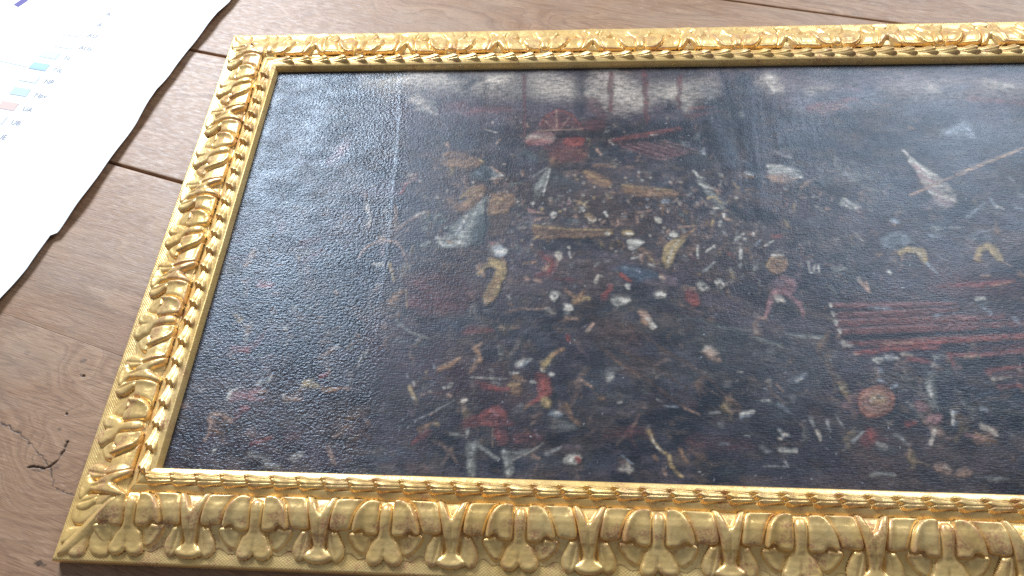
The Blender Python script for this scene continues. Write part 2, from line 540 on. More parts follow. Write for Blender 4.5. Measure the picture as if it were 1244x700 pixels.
def leaf_height(x, v, seed):
    """x along, v across, in mm: one acanthus leaf"""
    j = np.random.default_rng(seed)
    x = x + 1.5 * fbm(x * 0.045 + seed, v * 0.05, 30 + seed, 2)
    v = v + 1.3 * fbm(x * 0.045 - seed, v * 0.05, 50 + seed, 2)
    G = Relief(x, v)
    for m in (False, True):
        ax = -x if m else x
        k = 1 + j.uniform(-0.10, 0.10)
        G.add(lobe(mirrored(BED)), 0.5, 2.0)
        G.add(lobe(DROP, m), 3.6 * k, 4.5, 0.82 - 0.20 * sstep(60, 84, v) + 0.26 * rim(x, v, DROP_RIM, m, 3.2))
        fold = np.exp(-((ax - 44 + (v - 43) * 0.22) / 2.2) ** 2)
        G.add(lobe(OUTER, m), 4.6 * k, 4.2, 0.66 + 0.10 * sstep(36, 55, v) + 0.44 * rim(x, v, OUTER_RIM, m, 4.2))
    tip = sstep(60, 76, v)
    G.add(lobe(mirrored(FINGER)), 4.0, 3.6, 0.86 + 0.16 * tip - 0.26 * np.exp(-(x / 1.8) ** 2) * sstep(66, 78, v)
          + 0.06 * np.exp(-((v - 46) / 8) ** 2))
    for m in (False, True):
        ax = -x if m else x
        k = 1 + j.uniform(-0.10, 0.10)
        fold = np.exp(-((ax - 19 - (v - 43) * 0.42) / 2.0) ** 2)
        curl = np.exp(-((v - 57) / 3.0) ** 2)
        G.add(lobe(INNER, m), 5.2 * k, 4.0, 0.64 + 0.10 * curl + 0.50 * rim(x, v, INNER_RIM, m, 4.6))
    return G.H


def dart_height(x, v, seed):
    x = x + 1.1 * fbm(x * 0.05 + seed, v * 0.06, 70 + seed, 2)
    v = v + 1.0 * fbm(x * 0.05 - seed, v * 0.06, 80 + seed, 2)
    G = Relief(x, v)
    G.add(lobe(mirrored(DARTBED)), 0.4, 2.0)
    for m in (False, True):
        ax = -x if m else x
        G.add(lobe(TONGUE, m), 4.2, 4.0, 1.0 - 0.10 * sstep(60, 86, v) - 0.20 * np.exp(-((ax - 15 - (v - 72) * 0.22) / 1.6) ** 2))
    G.add(lobe(mirrored(BASE)), 4.6, 3.6, 0.88 + 0.12 * sstep(76, 90, v))
    G.add(lobe(DART), 5.0, 3.0, 1.0 - 0.12 * sstep(56, 82, v) - 0.14 * np.exp(-(x / 1.7) ** 2) * sstep(46, 54, v))
    return G.H


def relief_mesh(name, fn, half, seed, lo=None, hi=None, step=0.85, squeeze=1.0):
    """carved piece on a straight rail; lo / hi are the motif centre's distances to the mitre ends (m)"""
    xs = np.arange(-half, half + step, step)
    vs = np.arange(25.5, 93.5, step)
    X, Vv = np.meshgrid(xs, vs, indexing='ij')
    H = fn(X, Vv, seed)
    chip = 0.22 * fbm(X * 0.22 + seed, Vv * 0.22, 90 + seed, 3)
    H = np.where(H > 0.3, H + chip, H)
    keep = H > -1.4
    if lo is not None:
        keep &= (X * squeeze / 1000 + lo) > (-Vv / 1000 - 0.001)
    if hi is not None:
        keep &= (X * squeeze / 1000 - hi) < (Vv / 1000 + 0.001)
    z, no, nu = ground(Vv / 1000)
    # the carving leans out a little where it is high, which gives the lobes their overhang
    h = H / 1000
    lean = 0.30 * np.clip(h, 0, 1) * sstep(44, 57, Vv) * (1 - sstep(58, 64, Vv))
    Y = -(Vv / 1000 + no * h + lean)
    V = np.stack([X * squeeze / 1000, Y, z + nu * h], -1).reshape(-1, 3)
    F = grid_faces(len(xs), len(vs))[:, ::-1]
    F = F[keep.ravel()[F].all(1)]
    used = np.unique(F)
    remap = np.full(len(V), -1)
    remap[used] = np.arange(len(used))
    return mesh_np(name, V[used], remap[F], GOLD)


def corner_mesh(seed, step=0.85):
    """leaf wrapped over a mitre; local origin at the sight corner, outward along -x and -y"""
    a = np.arange(26.0, 94.0, step)
    A, B = np.meshgrid(a, a, indexing='ij')
    p, q = (A + B) / 2, (A - B) / 2
    p = p + 0.8 * fbm(A * 0.06, B * 0.06, 200 + seed, 2)
    H = np.full(A.shape, -3.0)
    rib = mirrored([(30, 0), (29, 2.2), (46, 4.5), (66, 6.5), (84, 5.5), (92.5, 2.0), (93.2, 0)])
    rib = [(x, y) for x, y in rib]
    shapes = []
    rib_poly = smooth_poly([(30, -3), (46, -5), (66, -6.5), (84, -5), (92, -1.5), (92, 1.5), (84, 5), (66, 6.5), (46, 5), (30, 3)], 2)
    for s in (1, -1):
        shapes.append((smooth_poly([(44, 2 * s), (50, 12 * s), (58, 22 * s), (64, 27.5 * s), (70, 23 * s), (74, 14 * s), (66, 4 * s)], 2), 3.8, 4.5))
        shapes.append((smooth_poly([(64, 2 * s), (72, 10 * s), (78, 14.5 * s), (84, 10 * s), (87, 5 * s), (80, 2 * s)], 2), 3.6, 3.6))
        shapes.append((smooth_poly([(33, 2 * s), (40, 10 * s), (47, 20 * s), (54, 26 * s), (57, 20 * s), (54, 10 * s), (46, 3 * s)], 2), 4.4, 4.0))
    shapes.append((rib_poly, 4.6, 5.0))
    for poly, top, width in shapes:
        d = poly_sdf(p, q, poly)
        h = np.where(d > 0, top * pillow(d, width), np.maximum(-3.0, d * 3.0))
        H = np.maximum(H, h)
    H = np.where(H > 0.3, H + 0.2 * fbm(A * 0.2, B * 0.2, 220 + seed, 3), H)
    z, no, nu = ground(np.maximum(A, B) / 1000)
    V = np.stack([-A / 1000, -B / 1000, z + H / 1000], -1).reshape(-1, 3)
    F = grid_faces(len(a), len(a))
    keep = (H > -1.4).ravel()
    F = F[keep[F].all(1)]
    used = np.unique(F)
    remap = np.full(len(V), -1)
    remap[used] = np.arange(len(used))
    return mesh_np('corner_leaf', V[used], remap[F], GOLD)


def husk_mesh(seed, pitch=0.0271):
    """one bud of the husk chain: three petals opening towards -x, tucked under the next at +x"""
    ns, nw = 30, 22
    s = np.linspace(0, 1, ns)
    w = np.linspace(-1, 1, nw)
    S, Wd = np.meshgrid(s, w, indexing='ij')
    r = np.random.default_rng(seed)
    lip = 0.10 * (1 - np.abs(np.cos(Wd * np.pi * 1.5)))           # scalloped open end
    t = np.clip((S - lip) / (1 - lip), 0, 1)
    open_end = sstep(0.0, 0.10, t)
    swell = (0.66 + 0.42 * np.exp(-((t - 0.10) / 0.22) ** 2)) * (1 - 0.60 * sstep(0.2, 1.0, t))
    half = 0.0076 * (0.80 + 0.25 * np.exp(-((t - 0.12) / 0.25) ** 2)) * (1 - 0.28 * sstep(0.5, 1, t))
    groove = 1 - 0.30 * np.exp(-((np.abs(Wd) - 0.36) / 0.10) ** 2) * sstep(0.02, 0.25, 1 - t)
    h = 0.0082 * swell * np.sqrt(np.clip(1 - (Wd * 0.985) ** 2, 0, 1)) * groove * (0.25 + 0.75 * open_end)
    X = (S - 0.5) * pitch * 1.22 + 0.0052 * Wd * (1 - S) + 0.0002 * r.normal()
    Y = -(0.0143 + half * Wd + 0.0009 * (0.5 - S))
    Z = 0.0345 + h - 0.0010 * sstep(0.8, 1, S) + 0.00012 * fbm(X * 900 + seed * 7, Y * 900, 300 + seed, 2)
    Z = np.where(np.abs(Wd) > 0.99, 0.0330, Z)
    Z[0, :] = 0.0335
    V = np.stack([X, Y, Z], -1).reshape(-1, 3)
    return mesh_np('husk', V, grid_faces(ns, nw)[:, ::-1], GOLD)


leaf_var = [relief_mesh('acanthus_leaf', leaf_height, 59, s) for s in range(5)]
dart_var = [relief_mesh('dart_leaf', dart_height, 30, s) for s in range(3)]
husk_var = [husk_mesh(s) for s in range(4)]
husk_flip = []
for me in husk_var:                                        # the chain of the side rails runs the other way
    c = me.copy()
    co = np.empty(len(c.vertices) * 3, np.float32)
    c.vertices.foreach_get('co', co)
    co = co.reshape(-1, 3)
    co[:, 0] *= -1
    c.vertices.foreach_set('co', co.ravel())
    c.flip_normals()
    c.update()
    husk_flip.append(c)
corner_var = [corner_mesh(s) for s in range(2)]

PITCH_LONG, PITCH_SIDE = 0.1355, 0.133
long_rail_mesh = rail_mesh(LENGTH, 400)
side_rail_mesh = rail_mesh(HEIGHT, 410)
clip_cache = {}


def dress(rail, length, centres, darts, pitch, husks, squeeze, rail_kind):
    rnd = random.Random(rail_kind)
    for k, c in enumerate(centres):
        key = ('leaf', rail_kind, k)
        near0, near1 = c - 0.056 < -0.028, c + 0.056 > length + 0.028
        if near0 or near1:
            if key not in clip_cache:
                clip_cache[key] = relief_mesh('acanthus_leaf', leaf_height, 59, k % 5, lo=c if near0 else None,
                                              hi=(length - c) if near1 else None, squeeze=squeeze)
            put('acanthus_leaf', clip_cache[key], rail, (c, 0, 0))
        else:
            o = put('acanthus_leaf', leaf_var[(k * 2 + (k // 5)) % 5], rail, (c + rnd.uniform(-0.0006, 0.0006), 0, 0))
            o.scale = (squeeze * rnd.uniform(0.99, 1.01), 1, rnd.uniform(0.985, 1.015))
    for k, c in enumerate(darts):
        key = ('dart', rail_kind, k)
        near0, near1 = c - 0.03 < -0.028, c + 0.03 > length + 0.028
        if near0 or near1:
            if key not in clip_cache:
                clip_cache[key] = relief_mesh('dart_leaf', dart_height, 30, k % 2, lo=c if near0 else None,
                                              hi=(length - c) if near1 else None, squeeze=squeeze)
            put('dart_leaf', clip_cache[key], rail, (c, 0, 0))
        else:
            o = put('dart_leaf', dart_var[(k * 2) % 3], rail, (c + rnd.uniform(-0.0006, 0.0006), 0, 0))
            o.scale = (squeeze, 1, rnd.uniform(0.985, 1.015))
    n = int(round((length + 0.016) / pitch))
    p = (length + 0.016) / n
    for k in range(n):
        o = put('husk', husks[rnd.randrange(4)], rail, (-0.008 + p * (k + 0.5), rnd.uniform(-0.0002, 0.0002), 0))
        o.scale = (p / 0.0271, 1, rnd.uniform(0.985, 1.01))


long_centres = [-0.0195 + PITCH_LONG * k for k in range(11)]
long_darts = [c + PITCH_LONG / 2 for c in long_centres[:-1]]
side_centres = [0.0225 + PITCH_SIDE * k for k in range(5)]
side_darts = [0.0225 + PITCH_SIDE * (k - 0.5) for k in range(6)]

for kind, loc, rz in (('long', (0, 0, 0), 0.0), ('long', (LENGTH, HEIGHT, 0), math.pi),
                      ('side', (0, HEIGHT, 0), -math.pi / 2), ('side', (LENGTH, 0, 0), math.pi / 2)):
    is_long = kind == 'long'
    rail = put('frame_rail', long_rail_mesh if is_long else side_rail_mesh, painting, loc, rz)
    if is_long:
        dress(rail, LENGTH, long_centres, long_darts, 0.0271, husk_var, 1.0, 'long')
    else:
        dress(rail, HEIGHT, side_centres, side_darts, 0.0256, husk_flip, PITCH_SIDE / PITCH_LONG, 'side')
for k, (loc, rz) in enumerate((((0, 0, 0), 0.0), ((0, HEIGHT, 0), -math.pi / 2), ((LENGTH, HEIGHT, 0), math.pi), ((LENGTH, 0, 0), math.pi / 2))):
    put('corner_leaf', corner_var[k % 2], painting, loc, rz)

# ------------------------------------------------------------------ the canvas with its painted picture
# strokes: pigment, half width (mm), opacity, points (mm on the canvas from its lower left corner)
PIGMENT = {'W': 'bdb4a6', 'w': '8d8983', 's': '86888c', 'g': '827f76', 'y': 'b59a55', 'Y': 'a68c62', 'o': '8a694e', 'b': '57443b', 'r': '85483f', 'R': '5f3a37', 'p': '8f6865', 'f': 'a68570', 'k': '15151b', 'n': '23242c', 'l': '4b525c', 'e': 'bbac9b', 'm': '6c5b5e', 't': '4e5150', 'q': '95634e', 'u': '83584d'}
STROKES = '''
F R 3.8 .85 385.3,483.2 387.6,501.5 396.2,515.8 408.2,521.9 421.9,517.6 432.7,505.1 440.5,484.7
F p 2.6 .8 371.9,480.5 404.8,481.0 405.5,457.2 374.4,456.6
F r 2.5 .85 419.3,471.7 444.2,473.1 444.4,454.2 420.3,453.5
F R 3.8 .8 384.9,455.3 449.7,454.9 449.7,447.1 399.9,447.4
F q 3.7 .6 399.9,448.2 449.7,447.9 448.4,428.0 400.5,428.2
F R 5.2 .6 440.3,503.0 473.2,504.6 473.1,481.6 443.5,481.9
F R 5.0 .55 478.9,460.6 531.8,477.9 573.0,485.4 571.2,479.5 531.5,466.0 502.1,454.6
F R 3.7 .35 493.5,456.6 537.2,464.0 593.7,444.3 550.2,429.4
F o 3.8 .7 252.5,432.4 264.8,446.9 286.7,444.6 317.1,427.7 303.9,417.8 280.7,415.7 258.6,423.5
F t 2.5 .85 300.6,411.3 307.9,421.1 320.5,422.1 331.6,413.9 327.3,397.2 309.9,395.0
F o 3.6 .75 268.5,367.5 294.5,355.6 298.2,384.4 312.3,390.8 320.1,387.0 318.0,371.2 301.7,343.9 282.8,348.9
F g 3.6 .95 321.5,368.6 322.0,308.0 310.1,292.4 263.6,290.1 278.1,312.7 286.6,330.2 299.5,345.4
F t 3.6 .7 321.1,363.4 322.0,308.0 310.0,293.4 304.3,312.8 312.4,337.8
F o 3.6 .7 324.0,373.8 342.4,377.5 359.9,373.9 354.3,349.1 326.5,338.9
F b 4.6 .75 324.4,339.9 354.4,348.1 351.3,312.1 326.8,307.1
F g 2.4 .8 401.0,419.6 402.9,413.1 392.1,367.6 379.9,365.6 384.9,394.9
F o 3.6 .75 443.5,414.1 456.7,411.9 482.1,395.8 477.9,383.2 456.0,391.1
F o 3.5 .7 493.4,391.6 517.6,387.9 566.2,380.6 561.5,367.2 497.2,372.9
F o 3.4 .7 381.6,328.1 393.7,325.1 437.4,319.4 481.4,319.2 481.4,310.4 441.5,307.3 385.9,302.6
F k 6.7 .45 387,302 496,308 496,288 391,287
F Y 2.2 .85 328.7,271.6 340.9,275.5 353.0,269.9 355.0,250.5 347.4,236.7 337.1,241.1 342.1,258.7 336.0,262.3
F Y 2.1 .75 337.0,242.1 349.3,242.2 345.5,218.8 331.1,207.5 329.2,223.0
F s 2.2 .9 335.9,291.2 344.3,295.5 352.5,291.3 353.2,280.3 345.6,275.5 337.5,279.2
F p 3.3 .75 398.5,280.7 411.0,278.4 415.3,263.5 408.8,248.8 392.1,246.3 388.0,251.8 400.0,258.8
F l 3.2 .75 487.0,261.9 510.6,267.7 533.7,257.8 529.4,243.4 502.6,243.1
F R 11.1 .45 232,259 316,246 326,215 301,197 231,205
F Y 2.1 .85 538.2,268.4 541.0,290.3 551.9,304.6 565.6,310.4 569.9,303.7 556.9,289.5 550.6,268.5 544.3,261.6
F g 3.6 .6 584.4,413.1 598.1,395.6 612.4,363.7 619.2,350.2 610.5,347.7 599.5,368.8 589.3,394.6
F W 3.5 .6 674.9,417.6 692.1,421.7 716.4,412.6 710.2,400.6 678.2,403.8
F f 3.5 .7 675.1,403.8 698.4,407.4 713.8,398.5 696.6,392.3 679.1,393.4
F o 2.1 .85 660.3,270.5 665.8,281.0 674.9,285.7 683.6,281.2 685.2,269.3 679.1,258.4 667.9,255.6 661.2,261.4
F p 3.1 .65 666.1,249.4 680.6,255.8 694.0,246.1 685.2,227.7 665.8,227.4
F k 5.6 .5 653.6,353.8 682.8,339.0 677.9,329.3 655.5,334.1
F e 1.6 .85 405.9,220.5 410.6,226.7 416.4,220.6 411.4,213.5
F e 1.5 .85 423.5,206.7 429.7,212.9 436.1,206.9 430.4,199.0
F e 1.5 .8 482.8,218.0 491.0,222.5 497.6,217.3 490.9,211.1
F e 1.5 .85 530.3,225.6 536.4,231.0 542.8,224.9 535.9,219.6
F e 1.6 .85 577.2,237.2 583.5,244.0 589.7,237.4 583.4,229.8
F e 1.6 .85 598.0,240.6 604.8,247.8 611.2,240.8 604.0,232.7
F e 1.7 .85 403.5,341.1 408.2,347.2 413.1,341.2 408.5,334.1
F e 1.7 .85 531.8,333.6 536.7,339.6 541.9,332.7 536.6,326.7
F Y 1.7 .75 470.9,313.7 476.7,318.6 482.2,312.8 475.9,308.0
F Y 1.7 .75 496.2,313.9 502.2,319.7 508.6,313.0 502.3,307.2
F e 1.7 .85 548.8,311.8 554.5,318.1 560.3,311.3 553.9,305.6
F e 1.6 .75 410.9,280.8 415.8,287.5 421.8,280.9 416.6,272.4
F W 2.2 .8 498.2,297.1 509.6,305.3 521.4,300.6 511.2,292.9 501.5,287.6
F f 2.0 .8 510.9,202.4 518.3,205.5 524.1,194.1 521.2,183.5 513.1,189.7
F e 1.5 .7 519.5,185.5 525.4,189.9 530.9,183.6 525.0,178.5
F e 2.0 .7 663.9,223.1 670.2,227.5 676.0,222.4 669.7,217.1
F f 2.3 .6 447.1,340.8 456.2,342.3 461.8,335.8 456.3,329.4 449.1,333.3
F r 2.1 .7 563.2,235.7 576.1,231.5 580.8,218.5 572.9,207.6 566.1,216.1
F b 6.8 .4 260,293 300,288 306,270 266,274
F b 5.1 .4 442.9,199.2 494.2,191.5 515.1,158.6 472.3,174.3
F r 2.8 .85 318.7,60.3 325.2,68.1 340.6,71.3 353.3,82.5 363.0,77.5 368.3,63.2 357.1,58.9 339.4,58.4 324.0,55.7
F R 2.7 .75 352.9,55.7 366.6,56.1 368.8,37.6 356.5,34.9
F R 7.2 .4 369,51 401,55 406,41 376,35
F r 2.9 .8 394.3,117.6 408.3,120.5 413.4,105.6 412.6,92.8 399.9,92.5 397.1,105.2
F Y 2.8 .75 401.0,91.8 412.2,92.0 413.7,81.2 403.7,80.9
F o 3.8 .6 366.1,112.0 378.6,113.5 380.7,94.9 370.5,95.9
F R 2.7 .7 266.0,35.8 279.5,53.7 288.9,49.3 274.7,37.2
F g 2.7 .6 324.4,38.6 336.4,40.1 334.5,22.9 339.3,2.9 328.6,2.6 326.2,18.1
F g 2.7 .6 363.4,29.4 372.0,30.8 375.9,19.6 377.8,4.1 367.2,3.8
F W 1.8 .7 431.5,24.7 436.7,30.5 444.2,28.5 446.5,21.8 441.2,17.2 433.8,18.1
F r 1.3 .8 439.4,27.2 445.3,26.2 445.4,21.3 440.1,20.5
F q 1.8 .9 735.3,96.0 739.5,106.4 749.9,113.7 762.8,115.3 772.3,111.1 775.0,100.8 770.6,89.3 761.3,81.0 749.5,77.6 738.7,80.9 735.0,88.4
F f 1.8 .6 741.0,94.9 744.7,103.5 754.8,108.9 766.0,107.6 769.1,99.4 763.6,87.8 751.5,83.2 743.1,86.5
F o 1.8 .7 747.0,96.3 751.5,102.8 759.9,105.6 764.9,101.4 762.4,93.6 753.7,89.3 747.7,91.2
F r 4.4 .45 735.9,63.4 747.5,66.2 749.4,51.5 732.3,41.4
F p 2.7 .6 793.6,97.5 801.7,98.9 805.6,90.1 797.8,84.9 792.3,88.5
F p 2.6 .6 806.3,82.6 816.8,85.4 818.8,76.7 809.8,72.8
F g 3.7 .55 810.1,123.7 819.8,126.6 816.2,92.9 808.7,89.0 808.2,102.9
F f 3.5 .5 854.6,71.5 866.6,71.9 868.9,63.4 858.5,60.7
F k 8.7 .4 821,68 855,72 840,38 820,42
F u 2.0 .8 725.4,217.2 865.3,221.6 863.8,215.0 725.7,210.8
F u 2.0 .8 725.9,205.8 863.7,214.4 862.1,207.3 726.2,198.3
F u 2.0 .8 727.6,195.3 909.0,206.3 906.9,198.2 728.0,187.4
F u 1.9 .8 729.8,184.0 929.0,198.5 926.6,189.4 730.8,175.4
F u 1.9 .85 733.9,168.0 924.9,183.0 922.2,172.5 734.4,162.2
F k 3.0 .6 725.6,210.2 863.8,214.7 863.6,213.9 726.1,205.8
F k 2.9 .55 731.8,174.6 926.5,188.9 925.1,183.6 733.1,168.5
F s 4.3 .7 795.7,301.1 803.9,313.5 817.0,318.8 828.1,313.6 828.2,301.3 812.1,292.1 798.0,293.5
F s 4.2 .45 896.6,309.4 909.0,321.8 923.3,321.8 924.4,306.5 911.5,301.9
F Y 2.1 .8 812.1,286.1 821.3,296.7 831.5,293.7 829.0,287.1 821.0,289.1 813.8,282.2
F Y 2.1 .85 830.4,294.3 843.7,295.3 843.3,275.9 836.8,272.9 833.3,284.7
F Y 2.1 .75 895.6,279.3 899.9,292.7 912.9,302.8 920.9,301.9 914.0,292.9 903.4,287.7 899.9,277.9
F Y 2.1 .75 914.7,295.9 924.1,300.4 928.7,276.7 921.7,276.6 916.9,285.4
F R 8.1 .35 834,247 943,259 939,237 848,224
F r 3.0 .5 872.3,242.8 931.7,252.1 931.6,247.2 896.7,239.4
F e 3.6 .6 846.7,447.1 858.4,427.5 880.5,404.5 895.1,382.2 894.0,356.1 873.7,352.5 863.4,382.2 855.4,412.2
F W 2.4 .6 849.6,441.2 858.4,427.5 879.2,405.3 867.9,404.5 856.1,416.0
F s 4.8 .4 903.1,464.6 923.2,490.7 933.5,498.0 940.2,464.3
F e 10.6 .35 680,576 705,578 711,549 686,545
k 59.2 .5 127,99 441,58
k 61.9 .5 612,63 856,52
k 68.4 .4 34,500 70,229
m 22.6 .5 198,586 340,588 501,572 636,578
e 17.1 .5 138,587 270,581 363,581
e 18.9 .4 365,555 501,544 611,545
e 15.8 .4 691,572 776,561
m 20.8 .5 821,570 938,571 1025,566
e 15.5 .35 873,566 1022,557
e 31.1 .45 163,578 341,569 501,560 613,564
m 35.3 .5 205,529 366,519 566,517
m 38.9 .5 710,553 871,554 1015,545
s 28.2 .35 741,537 827,544
e 25.7 .3 861,558 1006,552
b 72.4 .4 288,382 436,356 594,294
b 54.9 .4 259,255 438,234
m 55.0 .3 378,280 554,258
R 40.6 .3 223,153 368,95
t 48.4 .3 585,160 689,142
b 34.4 .4 743,48 852,34
R 38.8 .35 757,184 926,187
b 39.9 .35 25,86 192,51
e 15.7 .55 162,590 270,581
e 13.8 .55 317,579 340,586
e 21.9 .55 389,577 422,561
e 23.1 .6 473,581 517,540
e 23.6 .6 484,533 520,528
e 15.8 .6 562,552 583,524
e 12.4 .45 209,545 228,532
n 11.5 .6 143,592 185,594
n 12.6 .6 261,588 299,582
n 19.3 .6 354,583 365,539
n 11.0 .6 439,586 438,511
n 14.8 .55 535,580 603,583
n 9.1 .6 567,532 557,517
n 8.3 .7 277,568 288,576
R 2.5 .8 359.5,587.7 365.1,474.1
R 4.1 .8 480.7,588.8 480.2,517.9
R 4.6 .85 527.5,591.2 528.0,494.8
R 4.0 .7 575.9,583.8 570.6,524.4
m 12.1 .5 257,528 321,515
R 8.0 .4 287,516 341,527
R 13.2 .45 456,534 467,510
k 25.6 .55 346,474 649,479
k 20.3 .5 522,495 647,450
R 17.7 .75 385,467 435,455
r 1.9 .55 384.1,493.2 394.6,511.3 411.1,521.8 428.1,510.9 442.9,483.7
b 20.6 .6 395,489 432,488
f 1.2 .5 406.6,521.8 407.7,484.1
f 1.0 .4 389.3,503.7 405.5,484.1
f 1.0 .4 424.8,507.9 412.1,484.0
f 1.4 .6 383.5,482.8 442.8,485.2
k 2.5 .8 381.7,472.5 439.7,472.0
e 6.4 .7 375,470 402,469
r 7.6 .5 375,464 399,469
r 8.8 .6 424,463 441,465
R 8.7 .7 405,443 443,437
b 7.3 .5 403,424 448,429
r 3.7 .6 479.8,462.9 531.8,477.0 568.7,485.5
r 2.6 .5 587.9,521.1 618.6,523.7
R 7.6 .4 585,509 620,515
t 5.0 .5 369.7,445.0 386.6,430.7
t 10.8 .35 404,403 436,389
l 13.1 .35 612,555 634,423
l 15.8 .3 663,570 666,382
n 6.7 .6 636,586 648,465
n 7.5 .6 656,493 661,382
m 18.4 .5 701,569 719,538
e 11.9 .5 697,577 708,550
e 10.3 .4 748,553 771,560
m 13.2 .5 724,576 807,552
l 15.3 .4 762,537 828,551
m 18.2 .55 853,574 916,565 1026,571
e 10.2 .4 903,558 912,550
e 10.2 .4 978,564 1002,556
l 12.7 .4 923,550 956,557
l 15.0 .3 854,521 984,504
r 6.3 .3 744,522 804,536
R 5.0 .4 743.0,514.7 786.3,521.6
f 1.5 .4 748.9,519.1 792.5,527.5
f 1.5 .4 754.0,510.1 789.7,523.0
f 1.3 .35 823.8,525.6 849.9,525.2
r 6.3 .25 951,534 1014,526
l 30.4 .25 731,464 986,435
m 30.9 .25 815,261 954,297
R 22.2 .35 857,245 927,240
m 22.3 .25 686,344 781,332
t 27.3 .2 659,102 708,152
m 10.5 .35 113,441 122,461
p 7.0 .35 109,429 121,449 122,461
m 4.9 .3 66.2,429.7 63.0,445.5
m 10.0 .3 145,380 213,376
e 4.4 .45 215.9,526.5 242.2,515.6
g 2.2 .55 215.6,528.6 222.9,520.0 240.6,515.6
g 4.5 .3 232.9,543.4 241.5,521.9
R 11.0 .4 256,530 303,525 341,521
p 3.6 .35 291.4,521.3 325.7,516.7
e 1.4 .7 320.7,500.1 321.9,495.2
e 1.1 .5 312.6,485.9 328.2,479.7
b 6.8 .6 254,435 274,440 299,432
o 3.4 .5 259.2,440.5 264.8,444.3
o 2.4 .5 281.6,424.8 298.5,435.6
f 2.1 .5 261.5,462.2 265.7,450.2
o 1.4 .6 264.6,430.7 273.6,430.7
Y 1.7 .6 309.1,432.4 314.5,427.8
t 7.3 .9 307,408 321,409
s 2.3 .8 309.5,408.8 312.6,405.7
k 8.0 .4 314,411 323,402
f 1.7 .6 324.9,418.9 340.4,405.7
g 1.7 .7 327.5,402.0 341.9,403.8
p 3.3 .4 211.3,390.9 227.9,400.3
f 2.7 .4 215.8,402.2 221.2,406.0
r 1.6 .5 210.3,376.1 216.7,394.7
f 3.9 .4 162.4,373.9 165.4,370.8
e 2.8 .45 167.3,358.5 174.9,340.4 176.0,325.5
o 1.9 .5 175.2,322.5 177.2,325.5
o 2.2 .6 206.2,352.5 209.0,331.5
f 1.7 .4 217.0,392.7 225.4,405.3
e 2.0 .45 216.7,405.4 220.2,407.0
f 1.3 .6 212.2,316.8 222.7,328.6 240.1,343.6
e 2.4 .55 235.7,340.5 244.8,345.1
t 3.7 .7 248.4,334.6 256.3,339.1
g 1.3 .8 251.5,328.7 258.3,331.7 259.8,340.6 267.0,340.6 272.7,331.8
t 3.2 .8 263.4,328.8 269.1,331.8
g 2.6 .6 247.7,319.9 250.4,317.0
g 3.6 .9 249.5,294.0 254.9,298.3
f 1.0 .5 170.4,276.4 175.5,289.2 188.5,297.9 209.7,299.4 223.1,288.1 226.9,276.9
o 2.4 .6 192.2,305.1 199.6,303.7
e 2.6 .6 191.0,265.5 202.9,264.2
Y 2.0 .6 210.1,265.6 213.3,256.0
o 5.9 .75 285.1,352.7 290.3,348.2
o 4.4 .7 295.3,374.0 304.2,383.2 314.0,383.2
Y 1.4 .6 288.5,367.8 297.2,380.1 314.1,381.7
Y 1.1 .6 296.3,361.7 307.4,374.0
f 1.1 .7 270.4,366.3 284.5,358.7 296.9,355.7
b 7.6 .6 278,353 287,359
o 7.1 .7 330,368 344,365
Y 1.1 .55 327.7,361.8 334.5,367.9
Y 1.3 .6 335.1,358.8 343.9,370.9
o 6.4 .6 329,347 348,347
Y 0.8 .5 328.8,345.3 347.9,345.3
b 10.5 .6 337,329 351,335
g 4.9 .95 321.4,364.8 309.4,349.7 298.9,331.9
g 7.5 .95 317,350 304,326 294,306
t 7.9 .9 318,335 318,306
t 6.7 .8 316,300 319,317
s 4.8 .6 294.4,328.9 291.0,314.3
W 2.7 .55 298.4,337.8 290.8,317.2
k 1.4 .8 321.7,361.8 324.0,320.3 323.2,294.5
g 6.2 .9 269,297 297,297
W 3.1 .6 265.9,305.5 271.8,294.2
W 2.6 .5 290.0,300.0 299.6,297.2
o 2.1 .6 278.3,299.9 285.4,298.5
k 1.6 .7 271.8,317.1 285.4,311.4
g 2.1 .8 273.9,320.0 285.5,323.0
g 3.3 .8 350.1,389.4 364.5,392.5
t 1.6 .7 352.7,386.3 369.1,397.1
w 3.4 .6 329.3,408.3 331.9,406.7
W 2.0 .6 336.8,406.7 339.3,405.1
f 1.7 .5 325.0,398.8 339.6,400.3
R 8.5 .6 416,434 438,434
o 2.8 .7 402.8,431.2 404.2,424.7
g 2.4 .85 384.0,377.8 390.5,396.3 399.5,416.8
g 3.8 .5 388.4,390.1 392.7,402.6
W 1.1 .7 400.8,415.2 393.9,371.7
g 1.7 .7 380.6,402.6 397.0,418.4
o 3.6 .6 448.2,408.7 462.7,399.3 477.0,390.0
o 1.9 .6 445.8,411.9 450.7,400.9
Y 0.8 .6 447.0,411.9 457.9,402.4 477.0,394.6
o 3.9 .45 460.3,421.3 482.0,419.7
W 1.6 .75 518.7,396.7 518.9,395.5
W 1.6 .6 529.0,400.7 529.4,399.2
s 1.4 .6 505.6,396.8 506.1,396.1
o 4.0 .65 495.9,382.4 514.7,379.3 558.9,374.8
Y 1.3 .7 493.6,389.4 514.8,385.4 556.9,380.8
f 3.2 .5 528.7,377.8 533.2,371.8
s 3.2 .6 544.5,362.8 549.2,364.3
o 4.7 .8 386.5,319.9 389.2,309.9
b 5.2 .6 393.6,315.6 430.6,315.8 476.6,317.5
Y 1.3 .75 382.7,325.6 402.7,322.0 435.2,318.7 481.2,318.9
Y 1.0 .6 384.8,304.1 393.8,311.3
o 1.0 .6 403.4,301.4 412.3,310.0
k 3.6 .6 412.4,307.1 458.3,299.0
f 2.1 .65 378.2,347.6 394.9,343.3
p 2.1 .6 377.0,349.1 385.4,344.7
